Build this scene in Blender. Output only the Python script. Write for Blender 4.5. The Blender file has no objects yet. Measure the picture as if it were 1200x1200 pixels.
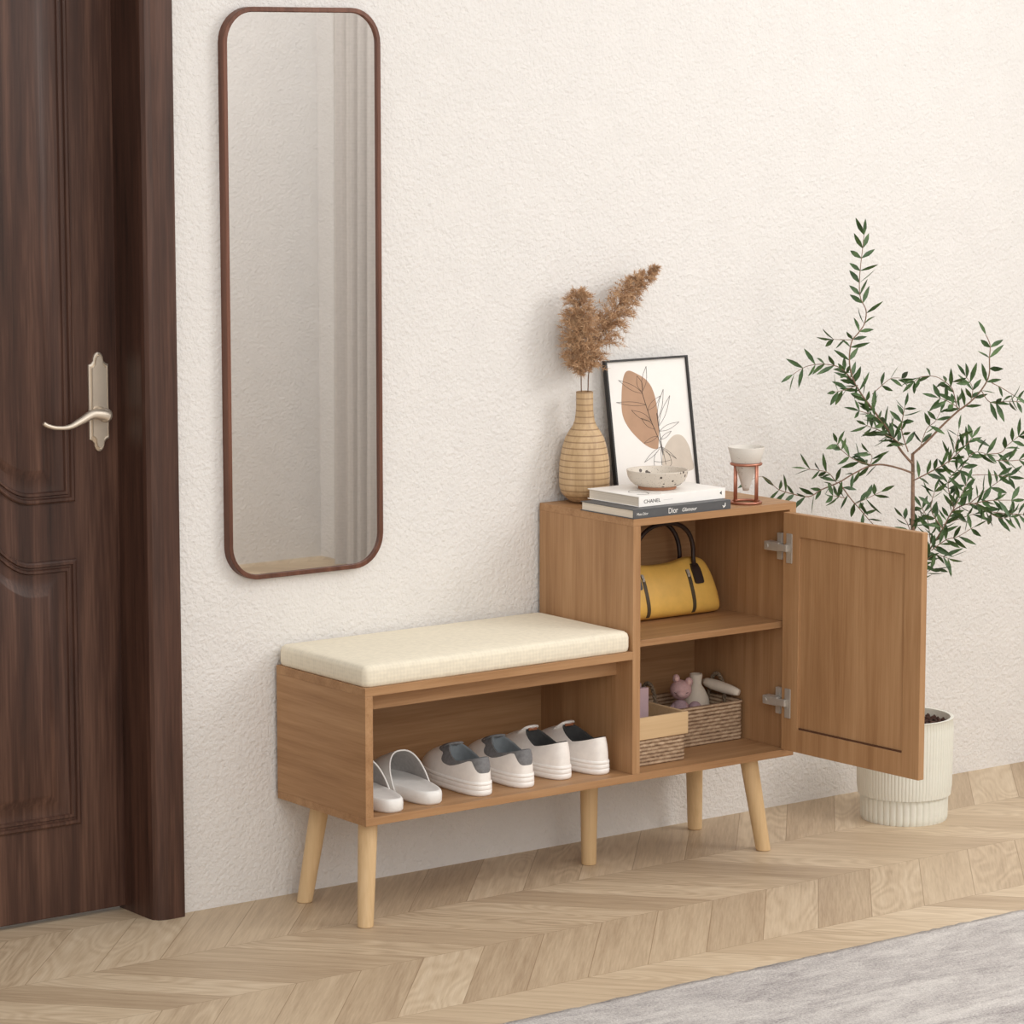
import bpy, bmesh, math, random
from mathutils import Vector, Matrix
R = math.radians
PI = math.pi
random.seed(7)
scene = bpy.context.scene
col = scene.collection

# ------------------------------------------------------------------ helpers
def lin(c):
    c = c/255.0
    return c/12.92 if c <= 0.04045 else ((c+0.055)/1.055)**2.4
def rgb(r, g, b): return (lin(r), lin(g), lin(b), 1.0)

def link(o, parent=None):
    col.objects.link(o)
    if parent is not None: o.parent = parent
    return o
def tag(o, label=None, cat=None, group=None, kind=None):
    if label: o['label'] = label
    if cat: o['category'] = cat
    if group: o['group'] = group
    if kind: o['kind'] = kind
    return o
def empty(name, loc=(0, 0, 0), rz=0.0):
    o = bpy.data.objects.new(name, None)
    o.empty_display_size = 0.05
    o.location = loc; o.rotation_euler = (0, 0, rz)
    return link(o)
def copy_tree(o, parent=None):
    c = o.copy(); col.objects.link(c); c.parent = parent
    for ch in list(o.children): copy_tree(ch, c)
    return c
def obj(name, bm, mat, parent=None, smooth=False, angle=None, recalc=True):
    if recalc: bmesh.ops.recalc_face_normals(bm, faces=bm.faces[:])
    me = bpy.data.meshes.new(name)
    if smooth:
        for f in bm.faces: f.smooth = True
    if angle is not None:
        for f in bm.faces: f.smooth = True
        for e in bm.edges:
            if len(e.link_faces) == 2 and e.calc_face_angle(0) > R(angle): e.smooth = False
    bm.to_mesh(me); bm.free()
    for m in (mat if isinstance(mat, (list, tuple)) else [mat]): me.materials.append(m)
    return link(bpy.data.objects.new(name, me), parent)
def BM(): return bmesh.new()
def add_box(bm, a, b, bev=0.0, seg=2, mtx=None):
    x0, y0, z0 = a; x1, y1, z1 = b
    t = BM()
    vs = [t.verts.new(p) for p in [(x0,y0,z0),(x1,y0,z0),(x1,y1,z0),(x0,y1,z0),(x0,y0,z1),(x1,y0,z1),(x1,y1,z1),(x0,y1,z1)]]
    for f in [(0,3,2,1),(4,5,6,7),(0,1,5,4),(1,2,6,5),(2,3,7,6),(3,0,4,7)]: t.faces.new([vs[i] for i in f])
    if bev > 0: bmesh.ops.bevel(t, geom=t.edges[:], offset=bev, segments=seg, affect='EDGES', profile=0.5)
    merge(bm, t, mtx)
def merge(bm, t, mtx=None):
    if mtx is not None: bmesh.ops.transform(t, matrix=mtx, verts=t.verts[:])
    mp = {v: bm.verts.new(v.co) for v in t.verts}
    for f in t.faces:
        try:
            nf = bm.faces.new([mp[v] for v in f.verts]); nf.material_index = f.material_index; nf.smooth = f.smooth
        except ValueError: pass
    t.free()
def box(name, a, b, mat, parent=None, bev=0.0008, seg=2):
    bm = BM(); add_box(bm, a, b, bev, seg)
    return obj(name, bm, mat, parent)
def rings(bm, loops, closed=True, cap0=False, cap1=False):
    vs = [[bm.verts.new(p) for p in l] for l in loops]
    n = len(loops[0])
    for i in range(len(vs)-1):
        for j in range(n if closed else n-1):
            k = (j+1) % n
            bm.faces.new((vs[i][j], vs[i][k], vs[i+1][k], vs[i+1][j]))
    if cap0: bm.faces.new(list(reversed(vs[0])))
    if cap1: bm.faces.new(vs[-1])
    return vs
def lathe(bm, prof, c=(0, 0, 0), n=40, cap0=False, cap1=False, mtx=None):
    t = BM()
    rings(t, [[(c[0]+r*math.cos(2*PI*k/n), c[1]+r*math.sin(2*PI*k/n), c[2]+z) for k in range(n)] for r, z in prof], True, cap0, cap1)
    merge(bm, t, mtx)
def frames(pts):
    pts = [Vector(p) for p in pts]; out = []
    prev = None
    for i, p in enumerate(pts):
        d = (pts[min(i+1, len(pts)-1)] - pts[max(i-1, 0)]).normalized()
        if prev is None:
            a = Vector((0, 0, 1)) if abs(d.z) < 0.9 else Vector((1, 0, 0))
            u = d.cross(a).normalized()
        else:
            u = (prev - d*prev.dot(d)).normalized()
        prev = u
        out.append((p, d, u, d.cross(u)))
    return out
def tube(bm, pts, rad, n=10, sx=1.0, sy=1.0, cap=True):
    loops = []
    for i, (p, d, u, v) in enumerate(frames(pts)):
        r = rad[i] if isinstance(rad, (list, tuple)) else rad
        loops.append([p + u*(r*sx*math.cos(2*PI*k/n)) + v*(r*sy*math.sin(2*PI*k/n)) for k in range(n)])
    rings(bm, loops, True, cap, cap)
def smooth_path(pts, k=6):
    P = [Vector(p) for p in pts]; out = []
    for i in range(len(P)-1):
        a = P[max(i-1, 0)]; b = P[i]; c = P[i+1]; d = P[min(i+2, len(P)-1)]
        for j in range(k):
            t = j/k
            out.append(0.5*((2*b) + (c-a)*t + (2*a-5*b+4*c-d)*t*t + (3*b-a-3*c+d)*t**3))
    out.append(P[-1]); return out
def ball(bm, c, r, n=16, m=10, mtx=None):
    t = BM(); bmesh.ops.create_uvsphere(t, u_segments=n, v_segments=m, radius=1.0)
    rr = r if isinstance(r, (tuple, list)) else (r, r, r)
    M = Matrix.Translation(c) @ (mtx or Matrix.Identity(4)) @ Matrix.Diagonal((*rr, 1.0))
    merge(bm, t, M)
def rrect(x0, z0, x1, z1, r, n=10):
    out = []
    for cx, cz, a0 in ((x1-r, z1-r, 0), (x0+r, z1-r, 90), (x0+r, z0+r, 180), (x1-r, z0+r, 270)):
        for k in range(n+1):
            a = R(a0+90*k/n); out.append((cx+r*math.cos(a), cz+r*math.sin(a)))
    return out

# ------------------------------------------------------------------ materials
class NT:
    def __init__(s, name):
        s.m = bpy.data.materials.new(name); s.m.use_nodes = True
        s.t = s.m.node_tree; s.n = s.t.nodes; s.l = s.t.links
        s.b = s.n['Principled BSDF']
    def node(s, typ, **kw):
        nd = s.n.new(typ)
        for k, v in kw.items(): setattr(nd, k, v)
        return nd
    def put(s, v, sock):
        if hasattr(v, 'links') or isinstance(v, bpy.types.NodeSocket): s.l.new(v, sock)
        else: sock.default_value = v
    def math(s, op, a, b=None, c=None):
        nd = s.node('ShaderNodeMath', operation=op)
        s.put(a, nd.inputs[0])
        if b is not None: s.put(b, nd.inputs[1])
        if c is not None: s.put(c, nd.inputs[2])
        return nd.outputs[0]
    def coords(s, kind='Object'):
        return s.node('ShaderNodeTexCoord').outputs[kind]
    def mapping(s, v, scale=(1, 1, 1), rot=(0, 0, 0), loc=(0, 0, 0)):
        nd = s.node('ShaderNodeMapping'); s.l.new(v, nd.inputs['Vector'])
        nd.inputs['Scale'].default_value = scale; nd.inputs['Rotation'].default_value = rot; nd.inputs['Location'].default_value = loc
        return nd.outputs[0]
    def noise(s, v, scale, detail=3, rough=0.55, dist=0.0):
        nd = s.node('ShaderNodeTexNoise'); 
        if v is not None: s.l.new(v, nd.inputs['Vector'])
        nd.inputs['Scale'].default_value = scale; nd.inputs['Detail'].default_value = detail
        nd.inputs['Roughness'].default_value = rough; nd.inputs['Distortion'].default_value = dist
        return nd.outputs['Fac']
    def ramp(s, f, stops):
        nd = s.node('ShaderNodeValToRGB'); s.l.new(f, nd.inputs[0])
        e = nd.color_ramp.elements
        while len(e) < len(stops): e.new(0.5)
        for i, (p, c) in enumerate(stops): e[i].position = p; e[i].color = c
        return nd.outputs[0]
    def mix(s, f, a, b, mode='MIX'):
        nd = s.node('ShaderNodeMix', data_type='RGBA', blend_type=mode)
        s.put(f, nd.inputs[0]); s.put(a, nd.inputs[6]); s.put(b, nd.inputs[7])
        return nd.outputs[2]
    def bump(s, h, strength, dist):
        nd = s.node('ShaderNodeBump'); s.l.new(h, nd.inputs['Height'])
        nd.inputs['Strength'].default_value = strength; nd.inputs['Distance'].default_value = dist
        s.l.new(nd.outputs[0], s.b.inputs['Normal'])
    def set(s, **kw):
        for k, v in kw.items(): s.put(v, s.b.inputs[k.replace('_', ' ')])
        return s

def plain(name, c, rough=0.5, metal=0.0, var=0.04, scale=60, bump=0.0, bscale=300, spec=0.5):
    t = NT(name); v = t.coords()
    f = t.noise(v, scale, 3)
    lo = tuple(max(0, x*(1-var)) for x in c[:3])+(1,); hi = tuple(min(1, x*(1+var)) for x in c[:3])+(1,)
    t.set(Base_Color=t.ramp(f, [(0.3, lo), (0.7, hi)]), Roughness=rough, Metallic=metal)
    t.b.inputs['Specular IOR Level'].default_value = spec
    if bump > 0: t.bump(t.noise(v, bscale, 3), bump, 0.002)
    return t.m

def wood(name, c_lo, c_mid, c_hi, axis='x', fine=1.0, rough=0.5, cath=0.25):
    """laminate timber whose grain runs along one axis"""
    t = NT(name); v = t.coords()
    st = {'x': (1.2, 26, 26), 'y': (26, 1.2, 26), 'z': (26, 26, 1.2)}[axis]
    m = t.mapping(v, tuple(k*fine for k in st))
    n1 = t.noise(m, 1.6, 4, 0.6, 0.4)
    n2 = t.noise(t.mapping(v, tuple((k*7 if k > 5 else k*5)*fine for k in st)), 1.5, 2, 0.6)
    n3 = t.noise(t.mapping(v, tuple((k*0.35 if k > 5 else k*1.2) for k in st)), 1.0, 2, 0.5, 0.8)
    f = t.math('ADD', t.math('MULTIPLY', n1, 0.5), t.math('ADD', t.math('MULTIPLY', n2, 0.25), t.math('MULTIPLY', n3, 0.25)))
    t.set(Base_Color=t.ramp(f, [(0.34, c_lo), (0.5, c_mid), (0.66, c_hi)]), Roughness=rough)
    t.b.inputs['Specular IOR Level'].default_value = 0.35
    t.bump(n2, 0.12, 0.001)
    return t.m

OL, OM, OH = rgb(147,108,72), rgb(168,128,90), rgb(184,145,106)
oak_x = wood('oak_along_x', OL, OM, OH, 'x')
oak_y = wood('oak_along_y', OL, OM, OH, 'y')
oak_z = wood('oak_upright', OL, OM, OH, 'z')
oak_edge = wood('oak_edge_band', rgb(176,136,94), rgb(190,150,108), rgb(202,163,120), 'x')
leg_wood = wood('pale_leg_wood', rgb(200,168,124), rgb(213,182,139), rgb(224,195,154), 'z', 0.8)
vase_wood_pale = None
dark_wood = wood('dark_door_wood', rgb(44,28,23), rgb(72,48,39), rgb(106,76,62), 'z', 0.75, 0.42)
dark_trim = wood('dark_casing_wood', rgb(46,30,24), rgb(72,48,39), rgb(98,68,55), 'z', 0.9, 0.42)
walnut = wood('walnut_frame_wood', rgb(76,45,34), rgb(102,65,50), rgb(124,82,65), 'z', 1.0, 0.45)

def plaster(name, c):
    t = NT(name); v = t.coords()
    a = t.noise(v, 92, 3, 0.55, 0.6); b = t.noise(v, 230, 2, 0.5, 0.3); g = t.noise(v, 14, 2)
    vor = t.node('ShaderNodeTexVoronoi', feature='SMOOTH_F1'); t.l.new(v, vor.inputs['Vector']); vor.inputs['Scale'].default_value = 135
    h = t.math('ADD', t.math('ADD', t.math('MULTIPLY', a, 0.9), t.math('MULTIPLY', b, 0.45)), t.math('MULTIPLY', vor.outputs['Distance'], 0.5))
    lo = tuple(x*0.965 for x in c[:3])+(1,)
    t.set(Base_Color=t.ramp(g, [(0.3, lo), (0.7, c)]), Roughness=0.9)
    t.b.inputs['Specular IOR Level'].default_value = 0.2
    t.bump(h, 0.6, 0.0056)
    return t.m
wall_mat = plaster('stipple_plaster', rgb(229,226,223))

def chevron():
    t = NT('chevron_oak_floor')
    W, P, S = 0.275, 0.1357, 0.249/0.275
    sep = t.node('ShaderNodeSeparateXYZ'); t.l.new(t.coords(), sep.inputs[0])
    x, y = sep.outputs[0], sep.outputs[1]
    r = t.math('DIVIDE', t.math('SUBTRACT', 0.025, y), W)          # strip coordinate, boundaries at y = -0.25, -0.525, ...
    k = t.math('FLOOR', r); fr = t.math('SUBTRACT', r, k)
    odd = t.math('SUBTRACT', k, t.math('MULTIPLY', 2.0, t.math('FLOOR', t.math('DIVIDE', k, 2.0))))
    # offset of the seam inside a strip: odd strips go +x with distance from the wall, even ones go back
    up = t.math('MULTIPLY', fr, S*W); dn = t.math('MULTIPLY', t.math('SUBTRACT', 1.0, fr), S*W)
    off = t.math('ADD', t.math('MULTIPLY', odd, up), t.math('MULTIPLY', t.math('SUBTRACT', 1.0, odd), dn))
    u = t.math('DIVIDE', t.math('SUBTRACT', x, off), P)
    pid = t.math('FLOOR', u); fu = t.math('SUBTRACT', u, pid)
    cmb = t.node('ShaderNodeCombineXYZ'); t.put(pid, cmb.inputs[0]); t.put(k, cmb.inputs[1]); cmb.inputs[2].default_value = 3.3
    wn = t.node('ShaderNodeTexWhiteNoise', noise_dimensions='3D'); t.l.new(cmb.outputs[0], wn.inputs['Vector'])
    rnd = wn.outputs['Value']
    # grain runs along the plank
    sgn = t.math('SUBTRACT', t.math('MULTIPLY', odd, 2.0), 1.0)
    L = math.hypot(1, S)
    along = t.math('ADD', t.math('MULTIPLY', x, S/L), t.math('MULTIPLY', t.math('MULTIPLY', y, sgn), -1.0/L))
    across = t.math('ADD', t.math('MULTIPLY', x, 1.0/L), t.math('MULTIPLY', t.math('MULTIPLY', y, sgn), S/L))
    gv = t.node('ShaderNodeCombineXYZ')
    t.put(t.math('ADD', along, t.math('MULTIPLY', rnd, 37.0)), gv.inputs[0])
    t.put(t.math('ADD', across, t.math('MULTIPLY', rnd, 11.0)), gv.inputs[1])
    t.put(t.math('MULTIPLY', rnd, 50.0), gv.inputs[2])
    G = gv.outputs[0]
    n1 = t.noise(t.mapping(G, (3, 55, 1)), 1.0, 4, 0.6, 0.3)
    n2 = t.noise(t.mapping(G, (14, 260, 1)), 1.0, 2, 0.6)
    # cathedral figure: contour lines of a stretched noise field
    c0 = t.noise(t.mapping(G, (3.0, 11, 1)), 1.0, 1.2, 0.4, 0.2)
    cw = t.math('SINE', t.math('MULTIPLY', c0, 88.0))
    cw = t.math('MULTIPLY', t.math('ADD', cw, 1.0), 0.5)
    amt = t.math('MULTIPLY', t.math('GREATER_THAN', wn.outputs['Value'], 0.5), 0.105)
    f = t.math('ADD', t.math('ADD', t.math('MULTIPLY', n1, 0.38), t.math('MULTIPLY', n2, 0.28)),
               t.math('ADD', t.math('MULTIPLY', t.math('SUBTRACT', rnd, 0.5), 0.26), 0.17))
    f = t.math('SUBTRACT', f, t.math('MULTIPLY', cw, amt))
    c = t.ramp(f, [(0.28, rgb(166,143,117)), (0.5, rgb(198,177,149)), (0.72, rgb(217,199,173))])
    # thin seams
    e1 = t.math('MINIMUM', fu, t.math('SUBTRACT', 1.0, fu)); s1 = t.math('LESS_THAN', e1, 0.008)
    e2 = t.math('MINIMUM', fr, t.math('SUBTRACT', 1.0, fr)); s2 = t.math('LESS_THAN', e2, 0.0024)
    seam = t.math('MAXIMUM', s1, s2)
    c = t.mix(t.math('MULTIPLY', seam, 0.55), c, rgb(128,100,72))
    t.set(Base_Color=c, Roughness=t.math('ADD', 0.42, t.math('MULTIPLY', n1, 0.12)))
    t.b.inputs['Specular IOR Level'].default_value = 0.35
    t.bump(t.math('SUBTRACT', t.math('MULTIPLY', n2, 0.3), seam), 0.15, 0.001)
    return t.m

def rug_mat():
    t = NT('grey_distressed_pile'); v = t.coords()
    big = t.noise(t.mapping(v, (2.4, 9, 1)), 1.0, 5, 0.7, 0.8)
    mid = t.noise(t.mapping(v, (16, 34, 1)), 1.0, 5, 0.7, 0.3)
    fi = t.noise(v, 190, 3, 0.75)
    f = t.math('ADD', t.math('ADD', t.math('MULTIPLY', big, 0.42), t.math('MULTIPLY', mid, 0.24)), t.math('MULTIPLY', fi, 0.34))
    t.set(Base_Color=t.ramp(f, [(0.36, rgb(128,122,122)), (0.45, rgb(172,166,164)), (0.54, rgb(200,195,191)), (0.66, rgb(224,219,214))]), Roughness=1.0)
    t.b.inputs['Specular IOR Level'].default_value = 0.05
    t.bump(fi, 0.8, 0.004)
    return t.m

def fabric(name, c, scale=420):
    t = NT(name); v = t.coords()
    sep = t.node('ShaderNodeSeparateXYZ'); t.l.new(v, sep.inputs[0])
    w = t.math('ADD', t.math('ADD', t.math('SINE', t.math('MULTIPLY', sep.outputs[0], scale*2)), t.math('SINE', t.math('MULTIPLY', sep.outputs[1], scale*2))),
               t.math('SINE', t.math('MULTIPLY', sep.outputs[2], scale*2)))
    n = t.noise(v, 90, 3)
    f = t.math('ADD', t.math('MULTIPLY', w, 0.08), n)
    lo = tuple(x*0.9 for x in c[:3])+(1,)
    t.set(Base_Color=t.ramp(f, [(0.25, lo), (0.65, c)]), Roughness=0.95)
    t.b.inputs['Specular IOR Level'].default_value = 0.15
    t.bump(f, 0.25, 0.001)
    return t.m

def speckled(name, base, spot, rough=0.45, s1=70, th=0.16):
    t = NT(name); v = t.coords()
    d = t.noise(v, 12, 2)
    vo = t.node('ShaderNodeTexVoronoi'); t.l.new(v, vo.inputs['Vector']); vo.inputs['Scale'].default_value = s1
    vo2 = t.node('ShaderNodeTexVoronoi'); t.l.new(v, vo2.inputs['Vector']); vo2.inputs['Scale'].default_value = s1*3.1
    m = t.math('MULTIPLY', t.math('LESS_THAN', vo.outputs['Distance'], t.math('MULTIPLY', d, th*2.4)), t.math('GREATER_THAN', d, 0.47))
    m2 = t.math('MULTIPLY', t.math('LESS_THAN', vo2.outputs['Distance'], 0.2), 0.45)
    c = t.mix(t.math('MAXIMUM', m, m2), base, spot)
    t.set(Base_Color=c, Roughness=rough)
    return t.m

def banded_vase():
    t = NT('turned_pale_wood'); v = t.coords()
    sep = t.node('ShaderNodeSeparateXYZ'); t.l.new(v, sep.inputs[0]); z = sep.outputs[2]
    q = t.math('DIVIDE', t.math('ADD', z, 0.004), 0.0122); fr = t.math('FRACT', q)
    line = t.math('LESS_THAN', t.math('ABSOLUTE', t.math('SUBTRACT', fr, 0.5)), 0.095)
    n = t.noise(t.mapping(v, (40, 40, 5)), 1.0, 4, 0.6)
    n2 = t.noise(t.mapping(v, (160, 160, 14)), 1.0, 3, 0.6)
    f = t.math('ADD', t.math('MULTIPLY', n, 0.6), t.math('MULTIPLY', n2, 0.4))
    c = t.ramp(f, [(0.32, rgb(168,138,102)), (0.5, rgb(192,162,123)), (0.68, rgb(207,178,141))])
    c = t.mix(t.math('MULTIPLY', line, 0.7), c, rgb(126,94,62))
    t.set(Base_Color=c, Roughness=0.5)
    t.bump(t.math('SUBTRACT', 1.0, line), 0.3, 0.001)
    return t.m

def wicker_mat():
    t = NT('woven_wicker'); v = t.coords()
    sep = t.node('ShaderNodeSeparateXYZ'); t.l.new(v, sep.inputs[0])
    n = t.noise(t.mapping(v, (60, 60, 120)), 1.0, 2, 0.5); n2 = t.noise(v, 320, 2)
    row = t.math('ABSOLUTE', t.math('SINE', t.math('MULTIPLY', sep.outputs[2], math.pi/0.0075)))
    f = t.math('ADD', t.math('ADD', t.math('MULTIPLY', n, 0.40), t.math('MULTIPLY', n2, 0.2)), t.math('MULTIPLY', row, 0.34))
    t.set(Base_Color=t.ramp(f, [(0.28, rgb(96,72,54)), (0.48, rgb(158,130,104)), (0.70, rgb(206,182,154))]), Roughness=0.85)
    return t.m

floor_mat = chevron()
rug_m = rug_mat()
cushion_m = fabric('cream_cushion_weave', rgb(236,227,207))
curtain_m = fabric('sheer_grey_weave', rgb(190,184,179), 300)
white_lea = plain('white_leather', rgb(246,241,236), 0.5, bump=0.08, bscale=500)
white_rub = plain('white_rubber', rgb(248,244,240), 0.6)
grey_suede = plain('grey_suede', rgb(122,122,124), 0.95, var=0.18, scale=120, bump=0.3, bscale=400)
grey_soft = plain('soft_grey_lining', rgb(112,118,122), 0.95, var=0.1)
dark_lin = plain('charcoal_lining', rgb(62,62,62), 0.95, var=0.2)
brown_lea = plain('tan_leather_tab', rgb(150,92,62), 0.6)
outsole_m = plain('brown_outsole', rgb(120,88,66), 0.8)
slide_out = plain('white_moulded_foam', rgb(238,236,233), 0.6)
slide_in = plain('grey_slide_lining', rgb(176,172,170), 0.85, var=0.1, scale=160)
mustard = plain('mustard_leather', rgb(230,184,92), 0.5, var=0.06, scale=40, bump=0.1, bscale=260)
dkbrown = plain('dark_brown_leather', rgb(46,34,32), 0.4, var=0.15)
zip_m = plain('dark_zip_tape', rgb(74,62,44), 0.5, var=0.2, scale=500)
steel = plain('satin_nickel', rgb(222,210,194), 0.38, 0.75, 0.02)
hinge_m = plain('hinge_steel', rgb(196,190,182), 0.4, 0.55, 0.05)
copper = plain('brushed_copper', rgb(182,126,106), 0.42, 0.9, 0.06)
black_m = plain('black_frame_metal', rgb(32,30,30), 0.45)
paper = plain('print_paper', rgb(240,237,233), 0.7, var=0.01)
tan_ink = plain('tan_print_ink', rgb(180,145,119), 0.8, var=0.07, scale=30)
grey_ink = plain('stone_print_ink', rgb(206,195,182), 0.8, var=0.05, scale=30)
line_ink = plain('line_print_ink', rgb(70,62,60), 0.8)
book_white = plain('white_book_cover', rgb(247,244,240), 0.45, var=0.01)
book_grey = plain('slate_book_cover', rgb(84,85,87), 0.5, var=0.04)
pages_m = None
def pages():
    t = NT('page_edges'); v = t.coords()
    n = t.noise(t.mapping(v, (2, 2, 900)), 1.0, 2)
    t.set(Base_Color=t.ramp(n, [(0.3, rgb(206,194,178)), (0.7, rgb(236,227,213))]), Roughness=0.9); return t.m
pages_m = pages()
ink_white = plain('white_lettering', rgb(232,230,226), 0.6, var=0.0)
ink_black = plain('black_lettering', rgb(58,56,56), 0.6, var=0.0)
ceramic = speckled('speckled_stoneware', rgb(208,198,185), rgb(74,62,54), 0.45, 85, 0.19)
stone_white = speckled('mottled_white_stone', rgb(212,206,198), rgb(180,170,160), 0.6, 160, 0.2)
terra = plain('bare_clay', rgb(168,118,88), 0.8)
wicker = wicker_mat()
rope_m = plain('twisted_grey_rope', rgb(120,104,86), 0.9, var=0.4, scale=240)
box_rim = wood('pale_birch_rim', rgb(205,174,132), rgb(216,186,145), rgb(224,196,158), 'x', 0.8)
mauve = plain('mauve_card', rgb(184,158,164), 0.8)
pink_plush = plain('dusty_pink_plush', rgb(206,170,170), 0.95, var=0.08, scale=200, bump=0.2, bscale=500)
pink_in = plain('pale_pink_felt', rgb(222,186,180), 0.95)
lilac = plain('lilac_plush', rgb(176,150,158), 0.95, var=0.08, scale=200)
cream_plush = plain('cream_ceramic', rgb(226,214,198), 0.7, var=0.04)
pot_m = plain('ribbed_white_clay', rgb(226,226,216), 0.6, var=0.02)
soil_m = plain('dark_potting_soil', rgb(70,46,38), 1.0, var=0.6, scale=220, bump=0.9, bscale=160)
bark = plain('olive_bark', rgb(134,108,90), 0.9, var=0.25, scale=140, bump=0.3, bscale=300)
dry_stem = plain('dry_reed_stem', rgb(112,84,62), 0.9, var=0.1)
def leaf_mat():
    t = NT('olive_leaf'); v = t.coords()
    n = t.noise(v, 34, 2); n2 = t.noise(v, 300, 2)
    f = t.math('ADD', t.math('MULTIPLY', n, 0.7), t.math('MULTIPLY', n2, 0.3))
    t.set(Base_Color=t.ramp(f, [(0.3, rgb(34,54,26)), (0.5, rgb(58,86,44)), (0.72, rgb(100,126,74))]), Roughness=0.5)
    return t.m
leaf_m = leaf_mat()
def plume_mat():
    t = NT('pampas_fluff'); v = t.coords()
    n = t.noise(v, 70, 3); n2 = t.noise(v, 420, 2)
    f = t.math('ADD', t.math('MULTIPLY', n, 0.6), t.math('MULTIPLY', n2, 0.4))
    t.set(Base_Color=t.ramp(f, [(0.3, rgb(150,116,86)), (0.5, rgb(196,160,126)), (0.7, rgb(226,196,162))]), Roughness=1.0)
    t.b.inputs['Specular IOR Level'].default_value = 0.05
    return t.m
plume_m = plume_mat()
mt = NT('silvered_glass'); mv = mt.coords()
mt.set(Base_Color=mt.ramp(mt.noise(mv, 3, 2), [(0.3, (0.94,0.94,0.935,1)), (0.7, (0.955,0.955,0.95,1))]), Metallic=1.0, Roughness=0.015)
mirror_m = mt.m

# ------------------------------------------------------------------ room shell
def struct(name, a, b, mat, bev=0.0):
    o = box(name, a, b, mat, None, bev); o['kind'] = 'structure'; return o
struct('floor', (-5.2, -6.6, -0.06), (2.60, 0.20, 0.0), floor_mat)
WH = 2.75
bm = BM()                                             # back wall with the door opening
add_box(bm, (-0.235, 0.0, 0.0), (2.60, 0.16, WH)); add_box(bm, (-5.2, 0.0, 0.0), (-1.215, 0.16, WH)); add_box(bm, (-1.215, 0.0, 2.12), (-0.235, 0.16, WH))
tag(obj('wall_back', bm, wall_mat), kind='structure')
struct('wall_right', (2.48, -5.0, 0.0), (2.60, 0.0, WH), wall_mat)
struct('wall_front', (0.9, -3.74, 0.0), (2.48, -3.62, WH), wall_mat)

# door casing: profile swept up, over and down
prof = [(0.0, 0.004), (0.0, -0.022), (0.004, -0.0235), (0.036, -0.0235), (0.046, -0.022), (0.056, -0.017), (0.0615, -0.0095), (0.0635, 0.0), (0.0635, 0.112), (0.018, 0.112), (0.018, 0.004)]
path_r = (-0.2165, 2.14); XL = -1.2335
loops = []
for (bx, bz, sx, sz) in ((-0.2165, 0.0, -1, 0), (-0.2165, 2.14, -1, -1), (XL, 2.14, 1, -1), (XL, 0.0, 1, 0)):
    loops.append([(bx+sx*p, y, bz+sz*p) for p, y in prof])
bm = BM(); rings(bm, loops, True, True, True)
tag(obj('trim_1', bm, dark_trim, None), kind='structure')

# door leaf with raised panels
door = empty('door_1', (-0.725, 0.09, 0.008)); door['kind'] = 'structure'
box('door_leaf', (-0.442, 0.0, 0.0), (0.4535, 0.042, 2.07), dark_wood, door, 0.002)
def arch(x, half, lift):
    t = min(1.0, abs(x)/half)
    if t > 0.74: return 0.0
    return lift*0.5*(1+math.cos(PI*t/0.74))
def door_panel(z0, z1, lift0, lift1):
    bm = BM(); half = 0.352; n = 48
    prof = [(0, 0.0), (0.001, -0.004), (0.004, -0.006), (0.009, -0.006), (0.011, -0.002), (0.014, -0.002), (0.016, -0.005), (0.021, -0.005), (0.023, -0.001), (0.030, -0.0005), (0.045, -0.001), (0.062, -0.008), (0.066, -0.009)]
    loops = []
    for d, y in prof:
        h = half-d; L = []
        for i in range(n+1):
            x = -h+2*h*i/n; L.append((x, y, z0+d+arch(x, half, lift0)))
        for i in range(n+1):
            x = h-2*h*i/n; L.append((x, y, z1-d+arch(x, half, lift1)))
        loops.append(L)
    vs = rings(bm, loops, True)
    L = vs[-1]
    for i in range(n): bm.faces.new((L[i], L[i+1], L[2*(n+1)-2-i], L[2*(n+1)-1-i]))
    return obj('door_panel', bm, dark_wood, door, angle=25)
door_panel(0.172, 0.674, 0.0, 0.22)
door_panel(0.780, 1.93, 0.21, 0.0)
# lever handle on its long plate (children of the door)
hx = 0.4045                                            # plate centre, door space
plate = BM()
def plate_loop(w, h, y, c=0.012):
    pts = []
    for s in (1, -1):
        for k in range(9):
            a = PI*k/8
            # stepped ogee end: shoulders then a half-round lobe
            pts.append((s*w*0.52*math.cos(a), s*(h-0.016)+s*0.016*math.sin(a)) if True else None)
        if s == 1: pts += [(-w*0.72, h-0.021), (-w, h-0.023)]
        else: pts += [(w*0.72, -h+0.021), (w, -h+0.023)]
        if s == 1: pts += [(-w, -h+0.023), (-w*0.72, -h+0.021)]
        else: pts += [(w, h-0.023), (w*0.72, h-0.021)]
    return [(hx+x, y, 0.962+z) for x, z in pts]
rings(plate, [plate_loop(0.0205, 0.092, 0.0), plate_loop(0.0205, 0.092, -0.004), plate_loop(0.018, 0.089, -0.006), plate_loop(0.0165, 0.087, -0.0045), plate_loop(0.0145, 0.085, -0.0085)], True, False, True)
ph = obj('handle_plate', plate, steel, door, angle=35)
lev = BM()
lathe(lev, [(0.0, 0.0), (0.013, 0.0), (0.0125, 0.018), (0.009, 0.024), (0.009, 0.040), (0.0, 0.040)], n=20, mtx=Matrix.Translation((hx-0.004, 0, 0.942)) @ Matrix.Rotation(R(90), 4, 'X'))
hl = hx-0.014
lp = smooth_path([(hl+0.010, -0.040, 0.9385), (hl, -0.042, 0.942), (hl-0.022, -0.043, 0.944), (hl-0.045, -0.043, 0.934), (hl-0.070, -0.042, 0.924), (hl-0.095, -0.041, 0.924), (hl-0.113, -0.040, 0.929), (hl-0.121, -0.039, 0.934)], 6)
nl = len(lp)
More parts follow.
